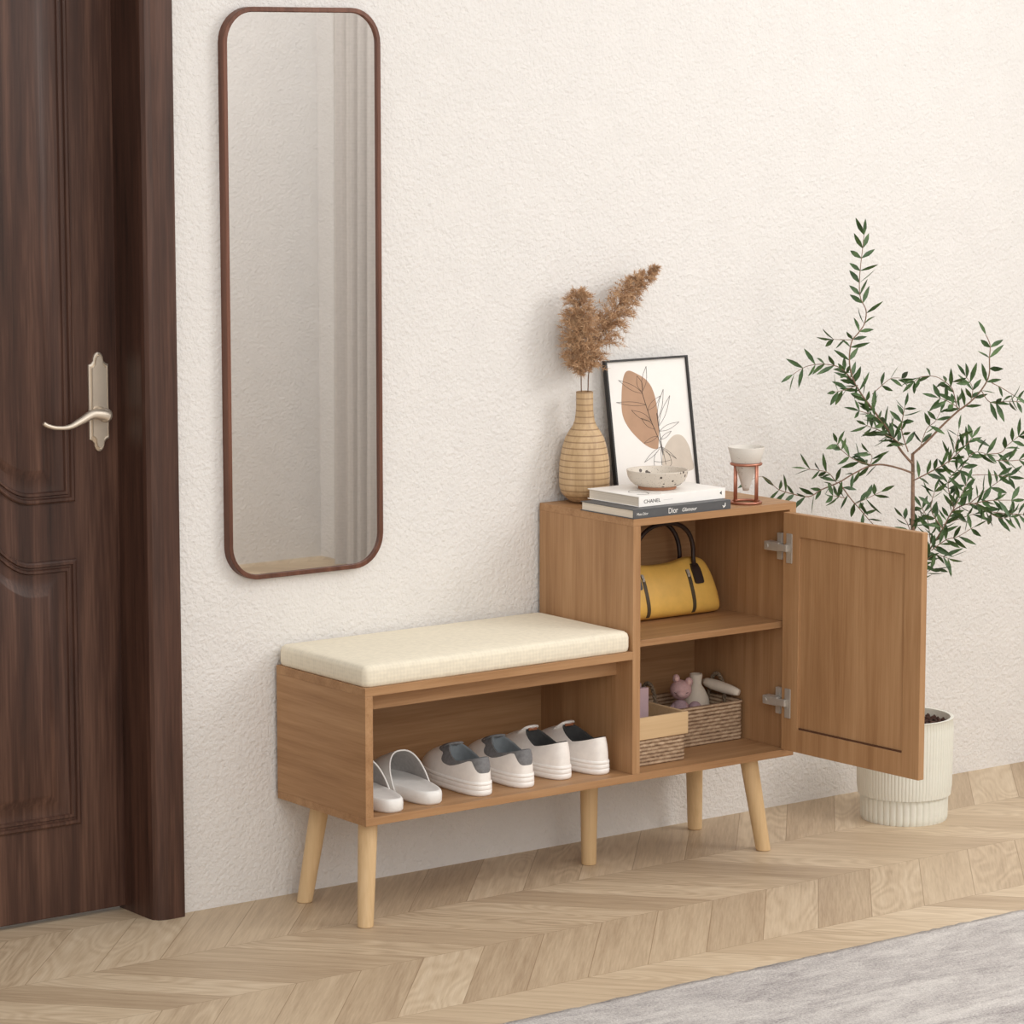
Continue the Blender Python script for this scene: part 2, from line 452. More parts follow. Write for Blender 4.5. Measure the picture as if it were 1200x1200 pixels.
tube(lev, lp, [0.0128*(1-0.70*min(1, i/(nl*0.62))) if i > 2 else 0.009+0.0016*i for i in range(nl)], 14, 1.0, 1.0)
ball(lev, (hl+0.006, -0.041, 0.9405), (0.0145, 0.009, 0.0135))
obj('lever', lev, steel, door, angle=50)

# ------------------------------------------------------------------ mirror on the wall
mir = tag(empty('wall_mirror', (0, 0, 0)), 'tall rounded rectangular wall mirror in a thin walnut brown frame', 'mirror')
MX0, MX1, MZ0, MZ1 = -0.107, 0.2425, 0.6245, 1.6925
def ml(d, y): return [(x, y, z) for x, z in rrect(MX0+d, MZ0+d, MX1-d, MZ1-d, 0.066-d)]
bm = BM(); L = [ml(0, 0.0005), ml(0, -0.019), ml(0.001, -0.020), ml(0.0075, -0.020), ml(0.0085, -0.019), ml(0.0085, -0.012), ml(0.0085, 0.0005)]
rings(bm, L + [L[0]], True); bmesh.ops.remove_doubles(bm, verts=bm.verts[:], dist=1e-5)
obj('frame', bm, walnut, mir, angle=40)
bm = BM(); rings(bm, [ml(0.0083, -0.0105), ml(0.0083, -0.0140), ml(0.0095, -0.0145)], True, True, True)
obj('mirror_glass', bm, mirror_m, mir, angle=5)

# ------------------------------------------------------------------ shoe cabinet
cab = tag(empty('shoe_cabinet', (0, 0, 0)), 'light oak shoe bench with low seat section and taller open cabinet on splayed legs', 'shoe cabinet')
YF, YB, LX = -0.310, -0.010, 1.05
ZB0, ZB1, ZT0, ZT1, ZC0, ZC1, XD, TH = 0.1957, 0.2105, 0.4388, 0.4548, 0.7003, 0.7149, 0.6295, 0.0188
def cboard(name, a, b, mat, bev=0.0007): return box(name, a, b, mat, cab, bev)
cboard('bottom_board', (0, YF, ZB0), (LX, YB, ZB1), oak_x)
cboard('side_panel', (0, YF, ZB1), (0.017, YB, ZT0), oak_y)
cboard('seat_board', (0, YF, ZT0), (XD, YB, ZT1), oak_x)
cboard('front_rail', (0.017, YF+0.050, 0.402), (XD, YF+0.064, ZT0), oak_x)
cboard('divider_panel', (XD, YF, ZB1), (XD+TH, YB, ZC0), oak_z)
cboard('side_panel', (LX-0.017, YF, ZB1), (LX, YB, ZC0), oak_z)
cboard('top_board', (XD, YF, ZC0), (LX, YB, ZC1), oak_x)
cboard('shelf', (XD+TH, YF+0.015, 0.4585), (LX-0.017, YB-0.006, 0.4715), oak_x)
cboard('back_panel', (0.017, YB-0.006, ZB1), (XD, YB-0.0005, ZT0), oak_x)
cboard('back_panel', (XD+TH, YB-0.006, ZB1), (LX-0.017, YB-0.0005, ZC0), oak_x)
def leg(foot, top):
    bm = BM()
    f = Vector((*foot, 0.0)); t = Vector((*top, ZB0)); loops = []
    for s, r in ((0, 0.0132), (0.006, 0.0150), (0.02, 0.0152), (0.5, 0.0168), (1.0, 0.0185)):
        p = f.lerp(t, s); loops.append([(p.x+r*math.cos(2*PI*k/28), p.y+r*math.sin(2*PI*k/28), p.z) for k in range(28)])
    rings(bm, loops, True, True, True)
    return obj('leg', bm, leg_wood, cab, angle=50)
leg((0.0135, -0.286), (0.037, -0.262)); leg((0.0225, -0.066), (0.046, -0.089)); leg((0.640, -0.160), (0.640, -0.160))
leg((1.0040, -0.056), (0.980, -0.080)); leg((0.9970, -0.2810), (0.974, -0.257))
# open door: hinge at the front right corner, swung a little past square
dr = bpy.data.objects.new('cabinet_door', None)
DW, DT, DH = 0.381, 0.0155, 0.4845
bm = BM()
fx, ft, fb = 0.046, 0.046, 0.047
hole = [(fx, fb), (DW-fx, fb), (DW-fx, DH-ft), (fx, DH-ft)]; outer = [(0, 0), (DW, 0), (DW, DH), (0, DH)]
# door space: +X runs from the hinge to the free edge, Y=0 is the inner face, thickness to +Y
def dl(p, y): return [(x, y, z) for x, z in p]
A = dl(outer, 0.0); B = dl(hole, 0.0); Cc = dl(hole, DT); D = dl(outer, DT)
rings(bm, [B, A, D, Cc, B], True); bmesh.ops.remove_doubles(bm, verts=bm.verts[:], dist=1e-6)
door_o = obj('cabinet_door', bm, oak_z, cab)
bv = door_o.modifiers.new('soft_edges', 'BEVEL'); bv.width = 0.001; bv.segments = 2; bv.limit_method = 'ANGLE'
ang = R(-90+2.6)
door_o.location = (1.0155, -0.3105, 0.2125); door_o.rotation_euler = (0, 0, ang)
bm = BM(); add_box(bm, (fx-0.004, 0.0045, fb-0.004), (DW-fx+0.004, 0.0115, DH-ft+0.004))
obj('door_panel', bm, oak_z, door_o)
bm = BM()
nd = 58
for k in range(nd):
    x = fx+0.004+(DW-2*fx-0.008)*k/(nd-1)
    add_box(bm, (x-0.0019, 0.0018, fb+0.0004), (x+0.0019, 0.0046, fb+0.0036), 0.0)
obj('dotted_line', bm, plain('dark_dots', rgb(92,58,36), 0.8), door_o)  # row of small dark blocks, a dotted line along the panel's lower edge
for q in [q for q in door_o.children if q.name.startswith('dotted_line')]: q['kind'] = 'stuff'
def hinge(z):
    bm = BM()
    add_box(bm, (0.011, -0.0022, z-0.030), (0.027, 0.0002, z+0.030), 0.0006)          # flange on the door
    lathe(bm, [(0.0, -0.0016), (0.010, -0.0016), (0.011, 0.0)], n=20, mtx=Matrix.Translation((0.017, -0.0028, z)) @ Matrix.Rotation(R(90), 4, 'X'))
    add_box(bm, (-0.010, -0.0085, z-0.007), (0.017, -0.0020, z+0.007), 0.0012)         # arm
    add_box(bm, (-0.048, -0.0075, z-0.009), (-0.006, 0.0115, z+0.009), 0.0015)         # arm body on the carcase
    add_box(bm, (-0.024, 0.0060, z-0.027), (-0.010, 0.0145, z+0.027), 0.001)           # cross plate
    lathe(bm, [(0.0, 0.0), (0.0045, 0.0), (0.0045, 0.0018), (0.0, 0.0018)], n=14, mtx=Matrix.Translation((-0.040, -0.0075, z)) @ Matrix.Rotation(R(90), 4, 'X'))
    return obj('hinge', bm, hinge_m, door_o)
hinge(0.413); hinge(0.097)

# seat cushion
cu = BM(); CZ = 0.0405
def cl(d, z): return [(x, y, z) for x, y in rrect(0.0015+d, YF+0.0015+d, XD-0.0015-d, YB-0.0015-d, max(0.004, 0.016-d*0.6), 6)]
rings(cu, [cl(0.004, 0.0), cl(0.0012, 0.003), cl(0, 0.010), cl(0, CZ-0.012), cl(0.0022, CZ-0.005), cl(0.007, CZ-0.0012), cl(0.013, CZ), cl(0.06, CZ+0.0012), cl(0.13, CZ+0.0016)], True, True, True)
cush = obj('seat_cushion', cu, cushion_m, None, angle=60)
cush.location = (0, 0, ZT1); tag(cush, 'flat cream fabric cushion lying on the low seat of the oak bench', 'cushion')

# ------------------------------------------------------------------ shoes
def footprint(L, wh, wb, n=56, grow=0.0):
    out = []
    for k in range(n):
        a = 2*PI*k/n; c, s = math.cos(a), math.sin(a)
        yn = 0.5*(1+math.copysign(abs(s)**0.85, s))
        w = wh + (wb-wh)*0.5*(1-math.cos(PI*min(1, max(0, (yn-0.15)/0.5))))
        out.append(((w+grow)*math.copysign(abs(c)**0.72, c), -grow + (L+2*grow)*yn))
    return out
def sneaker(name, grey):
    root = empty(name)
    L, n = 0.232, 56
    F = footprint(L, 0.0345, 0.0395, n, -0.002)
    SH = 0.024
    Rm = []
    for k in range(n):
        a = 2*PI*k/n; c, s = math.cos(a), math.sin(a)
        y = 0.30*L+0.235*L*s if s > 0 else 0.30*L+0.270*L*s
        z = 0.0585+0.0155*max(0, -s)**1.3+0.024*max(0, s)**1.2
        Rm.append(Vector((0.0265*math.copysign(abs(c)**0.9, c), y, z)))
    def upper_pt(k, v, off=0.0):
        f = F[k % n]; r = Rm[k % n]; s = math.sin(2*PI*k/n)
        h = v**(1.75 if s > 0 else 2.4); zz = SH-0.004+(r.z-SH+0.004)*v**(0.80 if s > 0 else 0.95)
        p = Vector((f[0]+(r.x-f[0])*h, f[1]+(r.y-f[1])*h, zz))
        if off:
            d = Vector((f[0], f[1]-0.3*L, 0)); d.normalize(); p += d*off + Vector((0, 0, off*0.6*v))
        return p
    # sole with ridged foxing
    bm = BM(); lv = [(0.0, -0.003), (0.003, 0.0), (0.010, 0.0005), (0.0115, -0.0006), (0.013, 0.0005), (0.019, 0.0), (0.0205, -0.0010), (0.022, 0.0004), (0.026, 0.0), (0.0275, -0.002)]
    rings(bm, [[(x, y, z) for x, y in footprint(L, 0.0345, 0.0395, n, g)] for z, g in lv], True, True, True)
    obj('sole', bm, white_rub, root, angle=50)
    bm = BM(); N = 14
    rings(bm, [[upper_pt(k, i/N) for k in range(n)] for i in range(N+1)], True)
    up = obj('upper', bm, white_lea, root, smooth=True)
    # lining runs from the rim down inside
    bm = BM()
    Cn = Vector((0, 0.30*L, 0))
    loops = []
    for sc, dz, top in ((1.0, 0.0008, 1), (0.95, 0.0012, 1), (0.90, -0.004, 1), (0.88, -0.022, 1), (0.80, 0.026, 0), (0.3, 0.025, 0)):
        loops.append([(Cn.x+(r.x-Cn.x)*sc, Cn.y+(r.y-Cn.y)*sc, (r.z+dz) if top else dz) for r in Rm])
    rings(bm, loops, True, False, True)
    obj('lining', bm, grey_soft if grey else dark_lin, root, smooth=True)
    # tongue
    bm = BM()
    loops = []
    for t, w, dy, z in ((0, 0.018, 0.030, 0.066), (0.4, 0.020, 0.012, 0.078), (0.75, 0.0195, 0.0, 0.0875), (0.92, 0.015, -0.004, 0.0925), (1, 0.008, -0.006, 0.0945)):
        y0 = 0.52*L+dy; z = z-(0.010 if grey else 0.0055)*max(0, (z-0.070)/0.0245)
        loops.append([(w*math.cos(2*PI*k/16), y0+0.0035*math.sin(2*PI*k/16)-0.004*(1-abs(math.cos(2*PI*k/16))), z+0.001*math.sin(2*PI*k/16)) for k in range(16)])
    rings(bm, loops, True, True, True)
    obj('tongue', bm, grey_suede if grey else white_lea, root, smooth=True)
    if grey:
        bm = BM(); lo = []; M = 8
        def v0(k):
            d = abs((k/n - 0.75 + 0.5) % 1 - 0.5)*2*PI          # angle from the heel
            heel = 0.56*math.exp(-(d/0.58)**4); side = 0.36*math.exp(-((d-1.65)/0.55)**2); fr = 0.22*math.exp(-((d-2.6)/0.6)**2)
            return 1-max(0.06, heel, side, fr)
        for i in range(M+1):
            lo.append([upper_pt(k, v0(k)+(1-v0(k))*i/M, 0.0012 if i else 0.0002) for k in range(n)])
        rings(bm, lo, True)
        obj('collar', bm, grey_suede, root, smooth=True)
    else:
        bm = BM(); add_box(bm, (-0.010, 0.52*L-0.0085, 0.0790), (0.010, 0.52*L-0.0055, 0.0845), 0.001)
        obj('tongue_label', bm, brown_lea, root)
    # laces across the vamp
    for i in range(3):
        bm = BM(); y = 0.60*L+0.017*i; pts = []
        for j in range(9):
            x = -0.018+0.036*j/8
            # height of the vamp under this lace
            kk = min(range(n//2), key=lambda q: abs(upper_pt(q, 0.78-0.13*i).x-x)+abs(upper_pt(q, 0.78-0.13*i).y-y)*0.3)
            pts.append((x, y, upper_pt(n//4, 0.80-0.14*i).z+0.003-abs(x)*0.22))
        tube(bm, pts, 0.0028, 8, 1.0, 0.5)
        obj('lace', bm, white_rub, root, smooth=True)
    return root
ga = sneaker('sneaker', True)
gb = copy_tree(ga)
pa = sneaker('sneaker', False)
pb = copy_tree(pa)
G1, G2 = 'white sneakers with grey suede collars', 'plain white sneakers with dark lining'
for o, x, y, rz, lab, g in ((ga, 0.287, -0.292, -7, 'white sneaker with grey suede collar and heel tab, beside the slipper', G1),
                            (gb, 0.394, -0.284, -7, 'white sneaker with grey suede collar and heel tab, beside the plain white sneaker', G1),
                            (pa, 0.4975, -0.270, -2, 'plain white sneaker with dark lining, standing beside the grey-collared sneaker', G2),
                            (pb, 0.5855, -0.279, 0, 'plain white sneaker with dark lining, nearest the cabinet divider', G2)):
    o.location = (x, y, ZB1+0.0002); o.rotation_euler = (0, 0, R(rz)); tag(o, lab, 'shoe', g)
def slide():
    root = empty('slipper'); n = 56; L = 0.235
    bm = BM()
    rings(bm, [[(x, y, z) for x, y in footprint(L, 0.037, 0.042, n, g)] for z, g in ((0.0, -0.003), (0.004, 0.0), (0.016, 0.0005), (0.022, -0.0005), (0.0255, -0.003), (0.026, -0.006), (0.0235, -0.012), (0.0225, -0.02))], True, True, True)
    obj('footbed', bm, slide_out, root, angle=60)
    # upper: closed vamp from the toe to a raked opening
    def prof(t):                                    # t 0 at opening .. 1 at the toe
        return 0.066*(1-t)**0.9+0.026*t
    outer, inner = [], []
    NS, NA = 14, 24
    for i in range(NS+1):
        t = i/NS; Lo, Li = [], []
        for j in range(NA+1):
            a = PI*j/NA; c, s = math.cos(a), math.sin(a)
            ysh = 0.082+0.050*s**0.8                        # opening rakes forward towards its top
            y = ysh+(L-0.004-ysh)*t*(1.0)
            wv = (0.0375+0.004*min(1, y/0.15))*(1-max(0, (y-0.15)/(L-0.15))**2.6*0.75)
            h = prof(t)*1.0
            Lo.append((wv*math.copysign(abs(c)**0.8, c)*1.02, y, 0.010+(h+0.006)*s**0.85))
            Li.append((wv*math.copysign(abs(c)**0.8, c)*0.96, y, 0.010+(h+0.003)*s**0.85))
        outer.append(Lo); inner.append(Li)
    bm = BM(); rings(bm, outer, False); obj('upper', bm, slide_out, root, smooth=True)
    bm = BM(); rings(bm, inner, False); obj('lining', bm, slide_in, root, smooth=True)
    bm = BM(); tube(bm, [Vector(a).lerp(Vector(b), 0.5) for a, b in zip(outer[0], inner[0])], 0.0016, 8)
    obj('piping', bm, slide_out, root, smooth=True)
    return root
s1 = slide(); s2 = copy_tree(s1)
for o, x, y, rz, lab in ((s1, 0.074, -0.302, -4, 'white slipper with grey lining, half hidden by the left side panel'),
                         (s2, 0.169, -0.292, -6, 'white slipper with grey lining, between the other slipper and a sneaker')):
    o.location = (x, y, ZB1+0.0002); o.rotation_euler = (0, 0, R(rz)); tag(o, lab, 'slipper', 'white slippers in the bench')

# ------------------------------------------------------------------ handbag on the shelf
bag = tag(empty('handbag', (0.8635, -0.0955, 0.4717)), 'mustard yellow leather handbag with dark brown handles on the upper shelf', 'handbag')
HL = 0.139
def bag_pt(u, th, off=0.0):
    au = abs(u)
    e = max(0.0, 1-au**9)**0.5
    top = 0.106+0.0095*math.exp(-((au-0.60)/0.26)**2)
    top *= 1-0.34*max(0, (au-0.78)/0.22)**2.4
    dh = 0.056*(0.55+0.45*e)+off
    c, s = math.cos(th), math.sin(th)
    cx = math.copysign(abs(c)**0.55, c); cz = math.copysign(abs(s)**0.5, s)
    zn = (cz+1)/2
    u = u*(1-0.025*zn**2*au)
    z = top*zn
    y = dh*cx*(1-0.70*zn**1.7)
    xx = u*HL*(1-0.015*zn*au**4)
    return Vector((xx, y, z))
bm = BM(); NU, NT_ = 40, 48
us = [math.sin(PI/2*(-1+2*i/NU)) for i in range(NU+1)]
rings(bm, [[bag_pt(u, 2*PI*k/NT_) for k in range(NT_)] for u in us], True, True, True)
obj('body', bm, mustard, bag, angle=70)
def strip(u0, du, th0, th1, off, n=18):
    bm = BM()
    def q(u, th): 
        p = bag_pt(u, th); return p+Vector((0, -off, 0))
    loops = []
    for i in range(n+1):
        th = th0+(th1-th0)*i/n
        a, b = q(u0-du, th), q(u0+du, th)
        loops.append([a, b, b+Vector((0, 0.003, 0)), a+Vector((0, 0.003, 0))])
    rings(bm, loops, True, True, True); return bm
for u in (-0.425, 0.425):
    z = obj('zip', strip(u, 0.030, R(152), R(226), 0.0012), zip_m, bag)
    bm = strip(u, 0.022, R(152), R(163), 0.0030, 6); p = bag_pt(u, R(160)); add_box(bm, (p.x-0.003, p.y-0.006, p.z-0.017), (p.x+0.003, p.y-0.003, p.z-0.003), 0.001)
    obj('zip_pull', bm, hinge_m, z)
for side, th in ((-1, 140), (1, 40)):
    pA, pB = bag_pt(-0.575, R(th)), bag_pt(0.575, R(th))
    mid = (pA+pB)/2; yy = mid.y+side*0.002
    pts = [Vector((pA.x, pA.y+side*0.005, pA.z-0.004))]
    for k in range(0, 19):
        a = PI-PI*k/18
        pts.append(Vector((0.078*math.copysign(abs(math.cos(a))**0.85, math.cos(a)), yy+side*0.006*math.sin(a), pA.z+0.012+0.078*math.sin(a)**0.85)))
    pts.append(Vector((pB.x, pB.y+side*0.005, pB.z-0.004)))
    bm = BM(); tube(bm, pts, 0.0048, 10)
    h = obj('handle', bm, dkbrown, bag, smooth=True)
    for u in (-0.575, 0.575):
        bm = BM(); p = bag_pt(u, R(th)); q = bag_pt(u, R(179 if side < 0 else 1))
        loops = []
        for i in range(19):
            t = i/18; a = p.lerp(q, t); thh = th+((179 if side < 0 else 1)-th)*(1-(1-t)**2.2); a = bag_pt(u, R(thh))
            w = 0.0108*(1 if t < 0.75 else 1-((t-0.75)/0.25)**2*0.5); w = w*(0.75+0.25*min(1, t*4))
            o = side*0.0042
            loops.append([(a.x-w, a.y+o, a.z+0.001), (a.x+w, a.y+o, a.z+0.001), (a.x+w, a.y-side*0.001, a.z), (a.x-w, a.y-side*0.001, a.z)])
        rings(bm, loops, True, True, True)
        tb = obj('handle_tab', bm, dkbrown, h)
        bm = BM(); ball(bm, (p.x, p.y+side*0.0050, p.z-0.001), (0.0024, 0.0015, 0.0024), 10, 6)
        obj('rivet', bm, steel, tb, smooth=True)
bag.rotation_euler = (0, 0, R(-1))

# ------------------------------------------------------------------ wicker boxes
def woven(name, w, d, h, parent, taper=0.0, rowh=0.0075, cell=0.0075, t=0.005):
    """open box with woven relief on its outside"""
    bm = BM(); per = []
    r = 0.006
    base = rrect(-w/2, -d/2, w/2, d/2, r, 3)
    # resample the outline evenly
    P = [Vector((x, y, 0)) for x, y in base]; P.append(P[0])
    ln = [0.0]
    for i in range(len(P)-1): ln.append(ln[-1]+(P[i+1]-P[i]).length)
    tot = ln[-1]; n = int(tot/cell)//2*2; n4 = n*4; pts = []
    for k in range(n4):
        s = tot*k/n4; i = max(j for j in range(len(ln)) if ln[j] <= s+1e-9); i = min(i, len(P)-2)
        f = (s-ln[i])/max(1e-9, ln[i+1]-ln[i]); p = P[i].lerp(P[i+1], f); e = (P[i+1]-P[i]).normalized()
        pts.append((p, Vector((e.y, -e.x, 0))))
    rows = int(h/rowh); loops = []
    for q in range(rows*4+1):
        z = h*q/(rows*4); row = min(rows-1, q//4); ph = (q % 4)/4
        L = []
        for k, (p, nn) in enumerate(pts):
            a = 0.0014*math.sin(PI*ph)*(1+0.7*math.cos(2*PI*(k/12)+PI*row)) if q < rows*4 else 0
            v = p+nn*(a+taper*(z/h)); L.append((v.x, v.y, z))
        loops.append(L)
    top = [(p.x-nn.x*t, p.y-nn.y*t, h) for p, nn in pts]; bot = [(p.x-nn.x*t, p.y-nn.y*t, 0.004) for p, nn in pts]
    loops += [top, bot]
    rings(bm, loops, True, True, True)
    return obj(name, bm, wicker, parent, smooth=True)
fb = tag(empty('storage_box', (0.7285, -0.199, ZB1+0.0003)), 'small woven box with a pale birch rim at the front of the lower compartment', 'storage box')
woven('body', 0.148, 0.128, 0.066, fb)
bm = BM(); ow, od = 0.0785, 0.0685
def rl(x, y, z): return [(-x, -y, z), (x, -y, z), (x, y, z), (-x, y, z)]
rings(bm, [rl(ow, od, 0.0535), rl(ow, od, 0.098), rl(ow-0.007, od-0.007, 0.098), rl(ow-0.007, od-0.007, 0.0535), rl(ow, od, 0.0535)], True)
bmesh.ops.remove_doubles(bm, verts=bm.verts[:], dist=1e-6)
o = obj('rim', bm, box_rim, fb); bv = o.modifiers.new('b', 'BEVEL'); bv.width = 0.0008; bv.segments = 1
# mauve cards standing in it
for i, (x, y, tz, w, h, lab) in enumerate(((0.7305, -0.205, 4, 0.040, 0.140, 'mauve card standing in the birch rimmed box, the shorter front one'), (0.7385, -0.172, -2, 0.040, 0.143, 'taller mauve card behind the front card in the birch rimmed box'))):
    bm = BM(); add_box(bm, (-w/2, -0.006, 0), (w/2, 0.006, h), 0.0015)
    o = obj('card', bm, mauve); o.location = (x, y, ZB1+0.0045); o.rotation_euler = (0, 0, R(-3)); tag(o, lab, 'card', 'mauve cards in the rimmed box')
bk = tag(empty('wicker_basket', (0.9270, -0.1055, ZB1+0.0003)), 'low rectangular wicker basket with rope handles holding toys', 'basket')
woven('body', 0.196, 0.146, 0.080, bk)
bm = BM()
cpts = [(x, y, 0.079) for x, y in rrect(-0.0985, -0.0735, 0.0985, 0.0735, 0.008, 4)]; cpts.append(cpts[0])
tube(bm, cpts, 0.0035, 8); obj('rim_braid', bm, wicker, bk, smooth=True)
for s in (-1, 1):
    bm = BM(); strands = ([], [])
    for k in range(61):
        a = PI*k/60; base = Vector((s*0.0915, 0.026*math.cos(a)*1.0, 0.066+0.060*math.sin(a)))
        nrm = Vector((0, math.cos(a), math.sin(a)))
        for q in range(2):
            w = k*0.75+PI*q; strands[q].append(base+nrm*(0.0024*math.cos(w))+Vector((1, 0, 0))*(0.0024*math.sin(w)))
    for st in strands: tube(bm, st, 0.0026, 8)
    obj('rope_handle', bm, rope_m, bk, smooth=True)
BZ = ZB1+0.0045
toy = tag(empty('soft_toy', (0.9095, -0.118, BZ+0.002)), 'dusty pink plush animal with round ears sitting in the wicker basket', 'toy')
bm = BM(); lathe(bm, [(0.0, 0.0), (0.024, 0.0), (0.029, 0.015), (0.028, 0.035), (0.020, 0.06), (0.012, 0.076), (0.0, 0.082)], n=24)
obj('body', bm, lilac, toy, smooth=True)
TF = Vector((-0.593, -0.793, 0)); TR = Vector((0.801, -0.599, 0)); UPV = Vector((0, 0, 1))
hc = Vector((0.0, -0.002, 0.1005))
bm = BM(); ball(bm, hc, (0.0225, 0.0225, 0.0205), 28, 18); ball(bm, hc+TF*0.0165-UPV*0.005, (0.011, 0.011, 0.0085), 18, 12)
hd = obj('head', bm, pink_plush, toy, smooth=True)
for s, m in ((-1, 1.0), (1, 1.1)):
    bm = BM(); c = hc+TR*(s*0.0165 if s > 0 else -0.0095)+UPV*(0.0165 if s > 0 else 0.0235); ball(bm, c, (0.0075*m, 0.0075*m, 0.0088*m), 16, 10)
    ear = obj('ear', bm, pink_plush, hd, smooth=True)
    bm = BM(); ball(bm, c+TF*0.0052, (0.0045, 0.0045, 0.0055), 12, 8); obj('ear_lining', bm, pink_in, ear, smooth=True)
    bm = BM(); e0 = hc+TF*0.0205+TR*(s*0.0105)-UPV*0.0015
    tube(bm, [e0+TR*(0.0035*math.cos(a))-UPV*(0.0018*math.sin(a)) for a in [PI*k/8 for k in range(9)]], 0.0006, 6); obj('closed_eye', bm, dkbrown, hd, smooth=True)
for s in (-1, 1):
    bm = BM(); tube(bm, [Vector((0, 0, 0.070))+TR*(s*0.008), Vector((0, 0, 0.055))+TR*(s*0.022)+TF*0.01, Vector((0, 0, 0.040))+TR*(s*0.028)+TF*0.018], [0.007, 0.008, 0.007], 12); obj('arm', bm, pink_plush if s > 0 else lilac, toy, smooth=True)
bm = BM(); ball(bm, Vector((0, 0, 0.066))+TR*0.030+TF*0.014, (0.0135, 0.0135, 0.0125), 18, 12); tube(bm, [Vector((0,0,0.02))+TR*0.012, Vector((0, 0, 0.060))+TR*0.028+TF*0.012], [0.010, 0.011], 12)
obj('leg', bm, lilac, toy, smooth=True)
bt = BM(); prof = [(0.0, 0.0), (0.024, 0.0), (0.0285, 0.02), (0.0285, 0.06), (0.0265, 0.074), (0.019, 0.090), (0.0125, 0.099), (0.0115, 0.104), (0.0120, 0.110), (0.0135, 0.120), (0.0128, 0.1235), (0.0108, 0.1235), (0.0095, 0.112)]
lathe(bt, prof, n=36, cap0=True, cap1=True)
o = obj('bottle', bt, cream_plush, None, smooth=True); o.location = (0.977, -0.088, BZ); tag(o, 'cream white round shouldered bottle standing behind the pink toy in the basket', 'bottle')
bt = BM(); A0, A1 = Vector((1.0060, -0.078, 0.3180)), Vector((1.0210, -0.172, 0.3065))
tube(bt, [A0.lerp(A1, k/10) for k in range(11)], [0.006, 0.0095, 0.0105, 0.0112, 0.0115, 0.0115, 0.0113, 0.0108, 0.0100, 0.0088, 0.0065], 18)
o = obj('rattle', bt, cream_plush, None, smooth=True); tag(o, 'cream white rounded stick shaped toy leaning over the right end of the basket', 'toy')

# ------------------------------------------------------------------ things on the cabinet top
va = tag(empty('vase', (0.7065, -0.0575, ZC1+0.0002)), 'bottle shaped turned wood vase with dark ring lines on the cabinet top', 'vase')
bm = BM()
pr = [(0.0, 0.0), (0.0235, 0.0), (0.030, 0.004), (0.0370, 0.0095), (0.0435, 0.016), (0.0480, 0.023), (0.0508, 0.034), (0.0513, 0.050), (0.0507, 0.075), (0.0490, 0.090), (0.0470, 0.100), (0.0445, 0.113), (0.0388, 0.131), (0.0312, 0.1445), (0.0240, 0.155), (0.0200, 0.166), (0.0182, 0.178), (0.0172, 0.192), (0.0172, 0.2225), (0.0160, 0.2235), (0.0148, 0.222), (0.0148, 0.20), (0.0, 0.196)]
lathe(bm, pr, n=56)
obj('body', bm, banded_vase(), va, smooth=True)

def plume(root_xyz, axis, radius, seed, lean_down=0.35):
    """feathery plume mesh: tufts along an axis, each tuft a spray of thin blades"""
    rnd = random.Random(seed); bm = BM(); ax = smooth_path(axis, 8); fr = frames(ax); n = len(fr)
    for i in range(230):
        t = rnd.random()**0.9; q = min(n-1, int(t*(n-1))); p, d, u, v = fr[q]
        rad = radius(t); a = rnd.uniform(0, 2*PI)
        side = (u*math.cos(a)+v*math.sin(a))
        tip = p+side*(rad*rnd.uniform(0.55, 1.0))+d*(rad*rnd.uniform(0.1, 0.9)); tip.z -= rad*0.15
        br = [p, p.lerp(tip, 0.5)+d*rad*0.15, tip]
        for j in range(46):
            s = rnd.uniform(0.05, 1.0)
            b = (br[0].lerp(br[1], s*2) if s < 0.5 else br[1].lerp(br[2], (s-0.5)*2))
            dr = (side*rnd.uniform(0.1, 1.0)+d*rnd.uniform(-0.1, 1.0)+Vector((rnd.gauss(0, 0.6), rnd.gauss(0, 0.6), rnd.gauss(0, 0.5)))).normalized()
            ln = rnd.uniform(0.005, 0.012)*(0.7+0.5*rad/0.03)
            w = dr.cross(Vector((rnd.gauss(0, 1), rnd.gauss(0, 1), rnd.gauss(0, 1)))).normalized()*rnd.uniform(0.00035, 0.0007)
            m = b+dr*ln*0.55; e = b+dr*ln-Vector((0, 0, ln*0.15))
            A = bm.verts.new(b-w); B = bm.verts.new(b+w); C1 = bm.verts.new(m+w*0.8); C2 = bm.verts.new(m-w*0.8); E = bm.verts.new(e)
            bm.faces.new((A, B, C1, C2)); bm.faces.new((C2, C1, E))
    return bm
vx, vy, vz = 0.7065, -0.0575, ZC1
def pampas(axis, stem, radius, seed, label):
    r = tag(empty('pampas_stem', stem[0]), label, 'dried grass', 'dried pampas in the wood vase')
    o0 = Vector(stem[0])
    bm = BM(); tube(bm, [Vector(p)-o0 for p in smooth_path(stem, 5)], 0.0011, 8); obj('stem', bm, dry_stem, r, smooth=True)
    bm = plume(None, [Vector(p)-o0 for p in axis], radius, seed); obj('plume', bm, plume_m, r, recalc=False)
pampas([(0.696, -0.058, 0.972), (0.694, -0.060, 1.02), (0.692, -0.060, 1.075), (0.6905, -0.058, 1.135)],
       [(0.7015, -0.056, vz+0.198), (0.6985, -0.057, 0.94), (0.697, -0.058, 0.98), (0.694, -0.060, 1.05), (0.692, -0.059, 1.12)],
       lambda t: 0.011+0.040*math.sin(PI*min(1, 0.12+t*0.80))**0.8*(1.08-0.30*t), 3, 'dried pampas plume standing upright in the wood vase, the wide bushy one')
